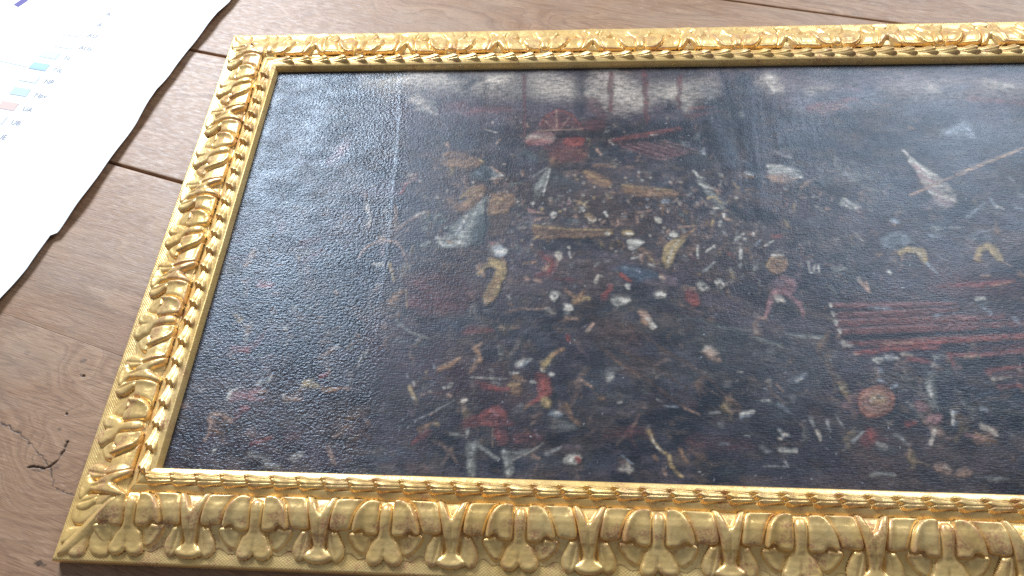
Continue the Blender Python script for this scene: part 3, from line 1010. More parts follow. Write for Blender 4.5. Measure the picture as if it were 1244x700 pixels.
W 3.2 .75 381.2,359.6 381.5,359.0
W 3.7 .8 408.6,342.4 409.1,341.2
k 1.6 .7 409.1,340.6 410.1,340.1
f 1.8 .7 384.7,332.9 392.8,335.9 402.2,335.9
W 3.2 .7 442.9,352.2 445.3,349.3
f 3.1 .5 434.9,339.0 437.2,336.0
Y 4.7 .5 452.3,339.0 458.2,333.2
e 1.8 .7 451.2,336.1 457.0,330.3 460.5,336.1
W 1.6 .8 471.6,346.4 474.4,339.1
f 1.5 .6 467.4,327.5 472.1,333.3
f 1.3 .6 487.1,336.2 488.2,327.5 483.5,321.8
f 1.6 .5 495.3,345.0 498.7,342.1
f 1.6 .6 510.3,345.0 518.4,345.1
f 2.1 .6 511.3,337.8 512.3,330.5
e 3.9 .8 536.5,334.9 537.5,332.1
k 1.3 .6 536.8,332.1 537.2,331.2
W 2.5 .7 474.3,313.2 476.6,312.0
Y 5.1 .7 499.4,314.7 503.9,313.3
W 2.0 .7 499.4,313.3 505.1,312.8
W 4.5 .85 503.7,300.7 514.9,299.3
W 2.0 .85 501.3,296.5 503.5,290.9
o 4.5 .5 516.9,288.3 523.4,282.8
W 1.5 .85 503.2,277.2 512.1,278.6
f 1.5 .6 512.1,277.3 516.7,282.8
f 1.5 .5 534.0,298.1 538.5,299.5
l 7.3 .7 494,261 512,253 529,251
s 2.0 .5 494.1,263.6 511.6,258.4
W 1.2 .75 524.1,267.9 529.5,265.3
e 1.9 .8 536.6,250.7 539.8,248.1
m 6.2 .6 544,248 553,246
r 2.4 .8 489.5,252.8 500.4,245.0
W 2.1 .8 496.9,237.1 498.0,235.8
p 3.8 .6 476.1,236.9 478.3,235.6
Y 3.7 .9 543.0,272.1 550.1,283.0 555.1,294.1 562.2,302.4
W 1.5 .5 545.1,269.4 552.7,291.3 559.9,302.4
o 1.8 .7 564.7,308.0 581.2,320.8
f 1.0 .7 561.0,323.6 583.7,325.1
W 3.5 .85 552.6,312.2 557.0,310.8
f 3.9 .8 401.3,260.0 405.5,270.9
R 4.5 .85 394.9,281.8 408.9,270.9 404.9,254.6 391.6,249.1
r 2.0 .6 399.6,276.3 409.0,268.2 404.8,257.3
e 3.5 .8 414.2,281.9 417.8,275.1
f 1.5 .5 415.7,271.0 414.7,265.5
W 1.8 .8 427.9,291.8 428.4,290.4
W 1.3 .75 428.5,284.8 430.5,276.6
w 2.0 .6 431.6,265.7 432.7,263.0
w 2.5 .6 460.7,265.9 465.1,270.1
w 2.0 .5 471.9,271.5 478.6,274.3
e 2.4 .6 459.6,241.9 462.9,249.9 467.4,249.9
f 2.9 .6 378.3,246.3 380.6,245.0
f 2.9 .6 389.6,243.8 396.4,243.3
o 2.0 .5 375.0,267.9 388.5,270.7
R 2.4 .5 427.5,246.8 436.4,243.0
t 4.2 .5 428.0,333.1 442.0,330.2
t 3.6 .45 566.5,342.3 570.4,330.8
f 2.5 .4 365.5,412.1 365.8,405.8
b 3.0 .5 438.0,282.1 453.8,285.0
W 1.4 .7 583.9,412.6 589.9,403.3 599.0,398.7
W 1.9 .75 589.3,394.1 595.9,386.5 606.1,383.4
g 3.7 .6 597.7,378.9 610.7,367.0 617.1,361.0
Y 2.1 .55 599.3,368.4 608.6,369.9 614.8,361.0
W 1.8 .7 605.0,352.2 609.6,352.8
W 1.6 .6 614.2,353.7 617.6,352.8
k 6.2 .6 628,349 644,335
W 1.5 .8 616.2,343.5 616.6,337.7
f 2.3 .6 618.5,336.3 623.9,333.5
Y 1.5 .6 602.6,334.8 600.8,324.8
W 2.0 .8 611.4,332.0 610.2,324.8
w 1.8 .6 613.7,317.8 615.6,313.6
W 1.7 .75 628.3,305.3 637.9,313.7
W 2.0 .75 638.2,305.3 639.2,304.5
W 1.2 .6 649.5,315.2 649.8,311.0
s 1.7 .7 650.7,297.1 656.8,304.1
W 1.5 .7 661.6,297.2 672.2,303.6
r 3.0 .5 672.8,309.7 680.7,311.2
r 2.4 .4 617.7,284.6 623.8,279.2
W 2.0 .75 632.4,290.2 630.6,276.6
w 1.9 .6 629.4,268.5 627.9,263.2
W 1.2 .9 582.3,295.3 581.2,284.3 581.6,277.5
W 1.2 .8 591.5,287.1 599.7,294.0
W 1.2 .7 600.9,295.4 601.6,293.2
w 1.7 .7 589.7,260.2 600.3,272.3
w 1.9 .6 587.4,258.8 592.0,262.9
g 1.0 .5 564.6,281.5 568.9,278.8
o 5.8 .8 668.7,271.6 676.8,267.7
Y 1.2 .6 660.5,266.2 664.9,276.9 673.7,278.3 678.4,271.7
k 1.4 .5 668.5,270.2 671.6,268.9
W 1.9 .7 668.8,282.3 680.8,282.9
W 1.2 .85 708.7,273.3 707.8,258.7
W 0.9 .8 707.8,258.7 716.3,258.8
W 1.0 .8 714.6,269.4 712.7,260.1
W 1.0 .7 718.8,269.4 718.4,258.9
W 1.0 .6 711.7,264.0 717.0,264.1
w 3.2 .7 650.0,409.3 657.9,406.2
o 2.4 .6 648.3,403.2 657.5,401.6
s 2.7 .6 648.3,428.0 651.5,424.9
l 5.4 .6 652.4,421.7 660.5,409.3
W 2.4 .75 677.9,420.1 694.2,420.0
g 4.3 .6 684.4,415.4 695.8,413.8
f 3.2 .7 678.4,403.1 691.8,398.5
o 2.4 .5 680.8,403.1 682.7,400.0
g 2.7 .7 703.8,403.0 714.0,410.7 717.4,401.5
W 1.6 .5 710.5,401.5 717.4,401.5
m 5.5 .5 685.2,443.7 705.6,437.2
g 2.2 .4 687.5,443.7 707.5,434.1
k 6.7 .7 657,349 676,338
l 6.8 .45 657,373 684,370
R 0.8 .5 653.3,381.9 673.6,379.5
W 0.8 .5 724.7,370.0 733.6,369.4
s 2.8 .6 597.3,444.2 601.6,437.8
W 1.8 .7 535.5,334.6 537.7,330.3
s 2.6 .5 545.8,362.4 548.1,361.0
k 2.7 .6 478.9,460.6 531.5,466.0 569.9,481.5
p 1.0 .7 493.4,454.6 536.1,433.2 550.3,431.3
p 1.0 .7 502.2,456.5 556.1,434.3
p 1.0 .6 513.8,458.4 567.6,436.9
p 1.0 .6 525.5,460.2 576.4,440.6
p 1.0 .55 537.1,462.1 585.0,442.5
p 1.0 .5 548.8,464.0 590.9,446.3
R 1.0 .6 499.2,453.8 547.6,434.3
R 1.0 .6 508.0,457.6 561.9,435.8
R 1.0 .6 519.7,459.1 573.4,438.7
R 2.7 .5 481.9,464.5 528.8,473.9 570.1,485.5
W 1.4 .6 477.5,464.5 483.3,456.6
f 1.7 .7 461.4,449.0 467.2,439.3
W 1.4 .5 531.7,473.9 540.5,474.6
w 1.7 .6 599.7,450.0 600.4,438.6
t 5.4 .4 373.7,439.8 382.7,435.9
w 4.1 .5 652.0,510.7 653.1,506.7
e 2.0 .5 329.0,402.0 340.4,405.7
W 1.4 .8 847.5,445.1 858.4,427.5
W 2.0 .8 852.7,427.5 866.6,412.1 879.1,404.5
p 3.3 .6 856.9,419.8 869.9,400.8
p 3.3 .7 859.5,404.6 876.7,393.3
W 1.6 .7 858.2,412.1 874.7,397.0
p 2.6 .5 866.9,385.9 880.4,371.2
p 3.2 .4 872.2,371.2 885.9,358.6
W 1.3 .5 865.4,378.5 885.1,367.6
f 1.6 .8 842.2,373.0 866.9,385.9 904.1,404.5
f 2.3 .8 904.1,404.5 948.3,427.1 992.8,448.1
Y 0.8 .5 907.6,407.5 989.7,447.0
n 3.1 .5 887.4,353.2 915.3,356.8
s 9.0 .45 908,475 934,486 935,468
s 3.5 .4 929.9,494.7 938.7,470.3
o 3.5 .35 863.8,485.1 866.3,483.1
g 6.6 .35 769,405 797,401
g 4.7 .35 761.8,431.8 764.7,412.4
W 1.9 .6 763.5,367.5 775.1,353.0
w 3.2 .5 760.2,363.8 781.2,356.6
s 2.2 .5 934.1,367.6 938.7,353.3
w 1.9 .5 964.0,400.6 967.6,393.1
g 3.9 .35 788.8,385.9 814.9,374.8
k 8.0 .4 678,527 707,510
b 4.3 .35 753.6,519.9 760.2,524.1
p 0.9 .4 753.0,515.6 793.1,521.5
p 0.9 .4 757.8,507.1 795.7,519.3
p 0.9 .4 747.8,522.1 757.8,507.1
R 7.0 .5 96,296 115,303
R 5.0 .4 104.1,269.4 120.8,286.4
f 3.7 .4 31.7,262.1 35.2,284.0
p 5.5 .5 54.7,236.1 66.2,234.6
r 2.7 .5 58.6,231.3 69.7,231.5
g 2.3 .8 103.5,202.5 107.7,202.0
g 2.3 .7 119.8,202.8 124.0,202.2
g 1.8 .5 87.2,214.8 90.1,214.2
f 1.4 .6 136.1,188.6 140.0,189.6
R 5.1 .6 42.8,146.6 61.8,145.5 75.5,167.9
r 2.8 .6 56.5,145.4 61.1,142.5
o 3.9 .55 148.3,137.0 159.9,145.9
W 1.4 .8 163.2,149.4 165.5,151.2
o 2.2 .5 177.7,149.1 182.0,155.0
b 8.7 .6 177,200 193,188
b 10.3 .6 205,197 232,210
R 8.6 .6 243,210 264,210
o 6.4 .55 221,213 228,225
Y 1.8 .6 211.5,263.8 218.7,241.2
W 2.7 .6 195.1,262.0 200.0,267.0
o 3.0 .6 200.7,233.0 203.5,233.1
k 8.5 .6 190,257 196,235
f 1.2 .6 169.7,273.4 176.9,290.2 194.9,302.2 215.1,298.9 229.2,277.2 234.0,260.8
Y 0.9 .5 235.3,228.7 239.8,203.9
b 1.2 .5 166.7,215.3 190.2,186.4
f 1.8 .6 148.4,226.0 153.3,221.4
f 2.2 .5 185.6,165.4 189.7,164.0
g 2.3 .45 230.2,185.5 247.9,170.9 269.5,162.5
t 4.4 .35 228.2,161.8 270.4,155.2
R 17.2 .55 260,210 298,205
R 8.9 .4 249,242 263,232
b 9.0 .5 279,264 307,255
W 8.5 .8 340,288 350,286
s 4.2 .5 338.6,289.7 345.3,291.4
p 2.7 .6 333.9,298.0 338.0,298.7
f 2.7 .7 347.7,274.9 350.1,268.4
Y 5.4 .85 334.5,269.9 344.3,265.1 346.5,252.2
Y 4.1 .8 345.6,245.8 336.0,230.0 332.7,220.6
o 4.1 .7 344.2,245.8 336.2,226.9
o 3.4 .7 329.8,223.7 342.1,217.6
f 3.0 .6 319.9,264.9 326.6,248.8
Y 2.4 .5 328.0,264.9 320.9,252.0
f 1.7 .6 332.0,211.4 333.0,216.0
W 1.4 .6 359.1,221.0 360.6,217.9
o 2.8 .5 360.9,211.8 365.0,208.8
f 1.4 .55 359.0,201.1 377.0,204.4 400.4,204.7
e 2.8 .5 403.0,204.8 413.5,198.9
W 6.2 .85 412,223 412,220
k 1.7 .7 412.8,222.3 414.2,221.1
W 5.6 .8 428.8,206.7 432.7,205.2
w 2.5 .7 426.4,200.6 430.3,199.2
Y 3.9 .7 437.7,215.9 451.9,220.7
o 3.9 .7 439.0,214.4 446.6,228.3
o 2.3 .6 425.7,231.1 439.0,218.9
r 3.7 .75 470.0,222.4 476.6,234.8
r 2.3 .8 489.8,253.7 498.8,244.4
W 2.6 .85 497.4,238.2 498.6,233.5
W 6.1 .8 485,217 496,218
W 5.0 .8 534.4,224.8 539.5,224.9
k 2.0 .7 536.9,223.9 538.4,223.3
f 3.3 .7 512.0,201.9 518.1,193.1
e 3.8 .7 520.6,193.2 526.5,183.0
W 1.9 .6 525.4,185.9 529.0,183.1
o 3.3 .6 515.5,190.1 520.4,187.3
f 1.7 .7 426.5,193.1 439.4,191.9
f 2.4 .8 452.2,177.4 457.3,186.2
W 1.1 .6 449.7,175.9 454.8,178.9
r 2.4 .8 429.1,169.7 430.2,164.0
r 5.5 .35 314.0,175.0 342.5,175.5
f 2.7 .7 323.7,151.9 330.9,157.8
o 3.2 .7 327.8,149.1 331.4,135.0
o 3.7 .6 287.9,125.7 307.1,137.4
Y 3.4 .8 403.0,133.7 415.0,148.0
o 2.1 .5 417.4,150.9 424.9,153.9
W 3.2 .5 375.6,133.2 387.8,139.0
b 1.6 .5 464.9,157.5 499.2,130.2
b 1.6 .5 495.3,189.8 548.0,142.3
b 1.4 .4 480.1,192.5 504.9,166.8
t 6.1 .35 470,201 473,207
e 3.4 .5 536.5,248.0 540.3,244.9
m 5.7 .5 522.1,243.1 552.8,241.9
l 4.0 .35 496.5,260.1 527.6,251.0
W 1.4 .6 524.2,266.8 529.4,265.2
R 3.5 .5 412.1,246.6 433.3,245.2
W 4.4 .8 581.6,239.7 587.4,235.8
k 1.8 .8 584.2,237.3 585.5,236.6
W 4.4 .8 602.4,243.2 607.1,239.2
k 1.8 .8 603.9,240.8 605.5,240.0
r 5.1 .6 566.6,223.5 576.1,215.7
f 3.0 .5 563.9,235.5 574.0,235.6
W 2.9 .7 533.2,227.0 541.6,225.1
f 3.0 .6 537.6,251.5 540.8,247.4
m 6.6 .7 666,241 675,245
R 4.4 .6 666.9,232.8 680.3,234.9
p 3.3 .85 666.9,232.8 657.0,216.8 651.6,197.3
p 3.3 .75 679.6,228.9 691.2,217.3 692.3,199.9
e 4.3 .8 667.4,222.8 673.5,219.0
f 1.8 .6 645.2,197.2 653.1,195.4
w 3.0 .6 733.9,265.9 743.3,261.9
f 2.2 .5 761.1,249.9 768.9,234.0
w 2.6 .6 797.2,260.4 798.3,257.6
t 1.8 .5 552.1,199.7 590.8,188.7 628.4,174.2 659.2,163.6
g 3.5 .45 673.2,175.0 710.8,172.0
g 2.4 .35 637.7,170.6 665.2,160.1
g 1.4 .35 587.3,184.8 644.8,178.3
e 5.5 .6 586.8,154.9 592.8,149.5
f 6.8 .4 588,149 594,144
b 1.7 .4 530.6,157.5 567.9,132.7
s 3.9 .8 814.9,333.9 819.5,332.3
f 2.0 .6 815.2,329.1 816.2,327.6
t 9.3 .7 805,306 819,306
s 4.9 .5 799.6,302.7 813.6,313.5
k 3.8 .5 812.9,296.6 817.1,293.6
o 3.2 .5 789.2,284.4 792.8,284.4
Y 3.2 .85 814.8,287.6 824.3,293.7 830.9,290.7
Y 3.8 .85 833.3,290.7 838.0,278.8 840.6,274.4
W 1.4 .5 831.2,292.2 838.6,281.8
s 1.6 .7 841.5,272.9 850.2,258.4
f 1.6 .6 814.9,281.6 814.2,275.6
g 4.4 .7 860.1,323.1 866.0,322.2
w 1.4 .7 878.4,324.1 895.0,323.2
s 3.8 .4 851.9,312.2 863.6,310.7
Y 3.7 .7 899.1,279.3 905.0,294.3 913.1,298.9
Y 3.5 .75 915.1,297.4 919.2,285.4 924.4,278.1
o 2.1 .6 901.0,282.3 897.3,276.4
f 1.1 .6 924.1,276.6 933.8,269.4
g 3.7 .6 734.5,263.0 747.8,264.6
W 1.6 .7 796.9,260.7 799.0,257.2
w 1.6 .5 761.1,251.6 760.9,245.8
f 1.8 .5 768.4,245.9 770.7,231.6
W 1.1 .5 770.3,308.6 774.4,304.0
o 4.2 .6 940.4,259.3 944.0,256.5
R 4.1 .5 836.8,238.1 874.3,241.4
r 2.6 .5 851.2,241.1 889.0,245.9
r 2.9 .6 884.1,244.4 912.0,246.1 931.0,249.2
f 1.3 .5 906.5,242.4 928.3,247.7
f 1.6 .5 898.3,256.0 907.5,256.1
W 3.1 .6 885.3,224.7 892.4,226.2
s 2.5 .7 888.3,213.7 895.7,206.9
t 4.1 .6 886.6,220.5 887.9,216.4
R 2.3 .75 726.1,213.5 786.3,215.0 864.7,218.9
p 1.0 .8 725.4,216.9 763.4,215.2 860.3,219.6
R 2.5 .8 728.8,200.3 783.9,201.1 844.1,207.5
p 1.0 .75 727.1,204.4 761.7,204.9 863.5,213.3
R 3.0 .8 729.4,189.4 782.4,192.9 850.2,194.0 908.2,203.1
p 1.0 .6 730.3,194.8 783.3,197.8
R 3.0 .8 732.4,178.6 803.3,183.9 871.4,189.0 928.1,195.3
p 1.0 .6 733.0,182.7 781.3,187.0 849.7,191.3
W 1.8 .85 725.2,215.5 725.5,212.7
W 2.0 .85 725.2,204.4 726.0,200.2
W 2.3 .85 727.3,193.4 728.1,189.3
W 1.7 .8 729.8,182.6 730.1,178.6
R 3.2 .8 734.9,165.4 773.1,166.1
r 3.2 .8 773.1,165.5 822.5,168.3 872.5,174.5 924.0,179.3
f 1.5 .7 773.1,166.1 804.7,168.0
s 2.5 .5 836.2,201.9 843.8,206.2
s 2.0 .5 767.4,211.9 790.2,210.9
k 3.0 .6 731.6,173.3 824.7,178.9
s 2.2 .5 919.7,200.5 923.2,192.6
W 3.4 .5 732.6,165.3 739.2,164.1
W 2.9 .55 759.8,359.5 768.8,353.0
W 2.3 .5 774.3,356.2 780.2,354.6
m 8.6 .5 870,363 886,360
s 2.0 .5 900.9,338.9 925.1,359.7
W 2.0 .6 938.9,356.5 945.0,351.7
s 2.8 .5 960.3,354.9 966.7,351.8
f 2.3 .45 741.3,352.9 744.8,351.3
o 2.9 .7 284.3,124.2 307.6,137.6
f 1.5 .6 303.0,136.2 309.8,138.9
o 3.0 .7 325.1,152.3 330.8,139.3 320.7,121.1
f 1.5 .6 328.1,144.5 331.0,136.8
b 2.9 .6 347.7,130.6 365.9,136.2
W 2.9 .6 375.4,131.2 382.0,137.8
s 2.4 .5 380.0,130.0 386.6,137.9
W 1.2 .85 366.7,121.6 377.0,121.8
o 3.4 .7 371.6,117.1 378.5,114.8
f 1.4 .7 376.4,111.7 384.3,112.4
Y 2.4 .7 367.6,105.8 376.6,108.5
o 3.8 .6 370.3,99.6 374.4,107.2
r 3.3 .85 338.1,105.1 354.3,101.7 365.5,103.2
R 2.4 .8 329.7,109.9 340.4,103.9
W 0.6 .7 323.5,114.8 362.6,114.4
Y 2.9 .85 403.1,128.0 407.3,138.3 414.0,144.9
o 2.2 .7 411.7,143.6 424.2,151.6
W 1.4 .6 400.9,125.4 405.5,124.2
r 4.8 .9 398.9,117.7 404.9,107.9 407.5,98.0
R 2.9 .8 396.7,115.2 399.2,110.2
r 2.8 .8 402.0,95.4 397.7,90.5 389.0,85.4
W 2.4 .75 412.4,121.1 414.7,121.1
W 1.7 .8 390.1,111.3 394.7,110.1
Y 3.7 .8 405.6,90.6 409.2,83.4
o 1.9 .7 386.9,82.9 383.8,78.0
s 4.6 .7 416.1,74.0 422.8,73.0
W 1.8 .6 418.3,75.3 422.7,74.2
g 6.8 .35 419,62 436,59
o 3.2 .5 429.1,84.0 436.0,69.8 442.7,62.9
f 1.9 .5 444.2,115.0 456.6,106.6
R 8.3 .9 324,61 341,67 356,72
r 3.7 .8 338.5,69.6 351.4,77.2 360.8,70.2
R 6.0 .85 356.8,62.9 370.2,60.9
p 1.6 .6 349.2,75.9 356.3,70.1
r 4.1 .75 356.5,51.2 359.2,44.2
R 5.0 .7 364.3,49.0 367.1,39.8
R 5.8 .6 379.9,44.8 399.5,47.7
f 0.6 .6 351.8,55.7 352.6,34.8
g 2.1 .7 324.3,52.6 325.0,44.4
g 2.1 .5 307.0,47.4 322.7,45.5
g 2.9 .75 335.4,38.9 329.9,25.0 328.9,11.5 336.1,2.8
w 2.0 .5 334.5,36.6 331.0,25.1
g 2.2 .65 339.0,34.4 350.4,27.9 359.6,21.4
g 3.1 .75 366.7,28.4 369.7,15.0 372.5,4.0
w 2.2 .6 365.6,29.5 369.4,19.4
g 3.5 .45 372.3,26.3 389.4,30.2
W 0.7 .5 375.8,20.8 391.6,29.1 406.3,39.8
w 2.2 .6 411.0,28.6 423.7,35.8
m 3.5 .5 428.0,37.0 445.2,37.5
f 2.0 .6 396.0,25.9 402.6,22.7
W 5.7 .75 434.7,22.6 441.1,25.0
r 2.6 .9 442.2,23.9 443.3,22.1
k 1.3 .5 439.0,21.6 440.1,20.5
m 1.8 .6 397.0,54.6 400.6,47.7
R 2.7 .8 268.1,37.0 279.9,50.2
o 2.8 .7 273.1,51.2 287.7,61.1
Y 1.8 .5 290.2,58.8 293.6,57.7
p 1.4 .6 273.9,44.2 282.0,51.4
w 0.7 .7 267.3,61.7 286.4,73.1 307.7,87.0
f 0.9 .7 282.3,69.3 288.6,73.1
Y 2.2 .8 255.5,101.9 258.7,94.5 264.2,87.2
W 1.2 .7 259.5,107.0 260.3,104.5
W 1.2 .8 260.5,89.6 261.4,87.6
e 1.4 .8 271.6,93.0 273.9,93.1
e 1.4 .8 279.3,96.2 281.2,95.5
W 1.4 .8 294.3,101.6 294.9,100.8
f 1.9 .7 300.2,93.0 303.8,91.8
e 2.4 .85 316.8,86.5 320.1,87.3
W 2.4 .5 300.4,103.0 303.5,106.8
s 2.2 .5 281.5,107.5 279.4,105.0
s 1.5 .6 279.8,129.2 280.7,125.4
f 2.0 .6 272.0,120.0 273.3,118.8
w 1.2 .6 251.4,115.8 252.2,113.2
R 2.4 .4 270.5,92.3 295.3,96.6
m 3.3 .5 259.2,72.4 261.9,68.8
k 6.8 .5 292,42 314,38
b 2.0 .6 467.5,155.0 490.7,134.3 513.5,119.2 531.2,104.4
b 1.9 .6 531.2,104.4 548.5,89.9 567.8,78.2
b 1.8 .6 488.6,152.7 516.3,137.4 543.2,119.9 558.4,107.6
b 2.0 .55 530.8,156.2 555.6,140.8 577.6,125.8 598.3,101.0 612.5,86.6
b 1.4 .5 567.9,115.3 593.6,98.4 610.1,84.1
o 0.7 .5 479.2,141.9 508.9,119.1
o 0.7 .5 598.1,98.5 614.7,86.7
t 2.9 .5 510.8,103.9 519.7,99.1
W 2.4 .7 474.4,115.8 480.1,118.5
W 4.4 .35 476.7,119.7 479.0,121.0
f 1.2 .7 452.5,110.2 457.1,105.2
o 1.9 .5 465.2,94.0 469.7,92.9
W 0.9 .6 485.5,88.8 488.9,89.4
w 1.2 .6 527.3,93.1 531.7,90.7
s 0.9 .7 533.8,85.8 548.2,85.0
f 1.2 .6 554.9,83.9 570.0,77.0
w 1.2 .7 581.1,78.5 592.2,80.0
W 2.1 .7 614.0,78.2 626.4,82.1
s 2.1 .6 613.7,74.5 624.9,78.4
W 1.2 .6 637.5,94.6 645.3,95.2
W 1.0 .7 615.1,128.6 619.6,128.0
W 3.5 .5 585.3,155.9 588.5,152.0
f 4.4 .5 586.2,152.0 588.1,146.7
Y 2.7 .85 516.1,56.4 518.1,51.7
Y 1.6 .85 518.2,52.9 522.3,43.6 528.5,35.7 536.9,30.1
Y 1.8 .85 536.9,30.1 537.6,21.0 542.6,13.3 549.7,7.9
W 0.7 .6 519.2,50.6 524.3,39.0 530.6,34.6
o 1.8 .6 521.8,29.7 524.8,25.2
f 1.4 .6 537.8,51.1 539.6,50.7
o 1.8 .7 548.1,37.4 551.9,28.3 554.9,23.8
W 3.5 .5 490.1,15.0 497.6,14.1
e 2.0 .5 494.5,19.7 495.4,10.7
s 0.6 .6 488.1,28.7 499.9,19.9
f 2.2 .6 531.9,14.1 532.8,9.6
m 2.3 .5 496.6,75.1 501.1,78.9
r 2.7 .8 441.1,25.0 443.3,21.6
R 9.2 .3 474,52 507,57 518,53
R 13.5 .25 562,47 615,44
w 1.8 .6 651.3,61.3 654.8,54.4
e 1.6 .8 656.1,56.8 659.2,55.7
e 1.6 .7 650.2,51.9 652.4,52.0
W 2.7 .75 650.9,39.3 659.3,38.4
w 3.1 .45 632.0,41.0 638.0,37.7
w 0.9 .6 632.1,21.3 655.3,22.4
w 1.3 .6 652.8,28.0 655.3,22.4
f 1.2 .7 653.9,113.5 660.8,106.2
b 3.0 .4 609.8,7.7 611.7,5.5
s 1.8 .35 589.5,44.4 598.1,44.6
t 2.3 .4 633.1,94.4 654.6,90.1
s 3.0 .65 676.6,119.4 686.8,126.3
W 1.3 .7 676.5,118.6 681.5,121.4
r 15.1 .7 750,95 760,98
p 12.2 .45 750,96 760,99
o 8.3 .7 753,98 762,99
Y 3.4 .6 753.3,100.3 761.1,99.2
k 1.0 .5 755.8,101.7 758.8,99.2
f 1.0 .5 740.8,93.6 744.1,86.1 755.0,83.8 767.7,91.7
f 1.0 .5 739.4,98.7 747.8,107.9 762.0,110.9
Y 1.0 .6 750.0,93.8 758.8,92.8 764.5,99.3
W 0.7 .6 748.1,96.3 758.6,104.3 762.2,99.2
e 2.1 .8 689.6,60.9 691.3,52.3
w 1.9 .7 685.0,76.9 687.0,67.0
w 1.7 .6 701.5,73.6 703.1,61.2
w 1.0 .6 710.4,80.1 717.2,65.3
W 1.2 .6 658.6,56.3 660.8,55.9
R 7.0 .55 736,54 742,59
r 3.3 .5 742.6,63.6 743.6,56.2
b 6.9 .5 731,37 743,30
w 1.6 .6 722.7,50.8 735.7,62.1
W 3.3 .5 749.9,47.9 754.1,46.8
t 4.6 .4 749.9,41.9 760.9,42.3
w 2.1 .45 768.5,59.4 777.7,49.9
m 2.1 .6 799.7,50.6 794.3,45.6
e 2.1 .65 807.1,65.3 799.7,50.6
p 4.8 .7 796.2,93.7 800.2,91.3
p 3.8 .6 805.2,77.6 814.7,80.4
r 3.8 .5 781.9,72.0 787.8,73.4
p 1.7 .7 808.9,74.0 814.2,77.9
g 2.2 .75 811.3,118.5 811.0,105.6 812.8,92.9
g 2.2 .6 805.4,100.3 808.9,95.3
W 1.7 .5 813.1,116.0 811.6,103.0
g 3.0 .7 816.9,129.2 820.1,127.9
e 2.5 .6 822.0,142.6 824.9,140.0
g 2.5 .6 824.8,150.7 834.4,152.3
p 2.5 .75 841.9,139.0 846.3,138.3
r 2.5 .6 841.7,153.8 841.6,143.0
W 1.9 .8 829.4,87.0 826.4,73.2
s 1.4 .7 829.2,86.2 833.7,86.3
s 1.4 .7 827.2,72.0 831.1,74.6
t 3.5 .7 829.0,126.8 836.1,133.6
s 2.4 .6 859.0,90.2 864.2,89.1
o 6.1 .6 849,59 861,55
e 3.8 .65 856.5,70.4 866.0,64.5
p 2.3 .5 837.2,62.5 851.1,56.9
k 4.3 .5 862.9,79.1 878.7,72.2
b 5.0 .5 877.3,41.0 877.7,34.0
f 5.0 .5 803.2,25.8 811.1,22.6
f 4.5 .55 823.2,19.5 830.4,23.2
e 1.8 .5 808.9,27.2 811.6,24.9
g 1.8 .6 735.6,15.6 745.8,18.2 758.4,16.3
g 2.7 .4 847.5,14.6 864.8,16.3
W 3.6 .75 763.4,145.4 769.5,146.9
W 3.1 .75 775.6,148.4 784.9,148.6
s 3.6 .4 775.3,147.0 782.8,149.9
s 1.5 .7 765.7,134.7 765.7,129.4
s 2.0 .7 761.5,121.3 765.8,119.6
s 1.7 .6 773.7,112.4 779.0,116.5
W 1.8 .85 742.4,153.2 745.2,151.9
r 2.6 .8 743.7,154.0 775.0,158.5 832.1,163.2
e 2.3 .8 792.7,152.8 802.0,152.5
r 3.6 .7 796.6,148.8 819.1,145.2
r 2.5 .7 844.0,153.8 878.7,154.5 918.9,160.7
p 1.0 .6 848.0,151.2 918.2,158.0
f 2.0 .6 857.3,151.4 871.4,153.0
R 4.1 .6 868.4,159.8 920.3,166.2
r 3.0 .6 876.1,134.4 914.0,141.8
e 1.7 .7 878.5,125.3 897.2,128.3
R 4.0 .5 883.6,128.0 911.6,132.6
r 2.2 .5 883.0,116.3 907.8,118.2
s 2.4 .4 653.2,88.8 666.1,81.5
g 2.3 .6 652.1,39.0 665.5,39.4
W 2.3 .7 664.4,39.4 665.4,38.2
t 4.9 .35 780.1,110.0 794.3,112.9
b 7.1 .3 839,79 849,74
p 6.7 .7 58,86 74,89 84,94
r 2.4 .4 69.8,86.7 79.6,84.5
W 1.9 .7 52.0,83.8 52.2,92.4 62.6,97.6
W 2.2 .6 82.6,101.8 93.6,104.6 94.6,110.8
s 3.4 .4 84.3,104.4 93.1,107.1
f 2.4 .7 87.1,92.0 93.8,93.4
p 2.4 .7 77.9,82.0 93.6,83.6
R 4.7 .7 67.8,66.1 73.3,72.2
r 2.8 .6 69.8,72.1 78.1,71.2
f 2.4 .7 35.8,56.9 38.5,64.1 50.5,62.1 63.6,55.3
p 1.4 .5 63.6,55.3 70.7,63.8
f 2.1 .6 38.7,54.6 40.6,42.9 39.6,33.6
f 1.4 .6 37.7,32.4 38.2,34.7
r 1.1 .6 33.7,22.0 36.7,23.2
o 2.8 .5 45.6,45.4 53.6,40.9
g 3.2 .4 49.9,20.2 52.6,27.1
W 1.1 .6 50.7,21.3 52.6,22.5
r 2.7 .6 92.1,30.5 110.5,37.9
R 5.5 .6 130.5,38.5 141.1,41.1
w 3.6 .35 92.5,19.2 113.3,15.3
w 4.4 .4 110.4,8.5 126.6,4.6
W 4.0 .35 139.5,16.1 149.8,19.7
f 3.1 .4 176.7,28.4 186.3,10.8
b 7.1 .6 120,88 136,91
f 2.8 .6 118.8,84.2 134.9,83.4
W 1.0 .6 114.3,89.0 116.7,83.0
Y 4.3 .7 137.9,103.1 150.1,99.7
Y 1.9 .6 135.2,105.5 143.9,108.2
r 2.4 .7 152.4,112.1 161.9,117.3
o 3.3 .75 157.6,96.2 171.3,96.5
f 1.4 .6 173.4,97.8 190.2,99.4
o 2.3 .6 192.9,62.3 203.5,66.1
o 3.2 .4 187.0,44.7 194.3,54.1
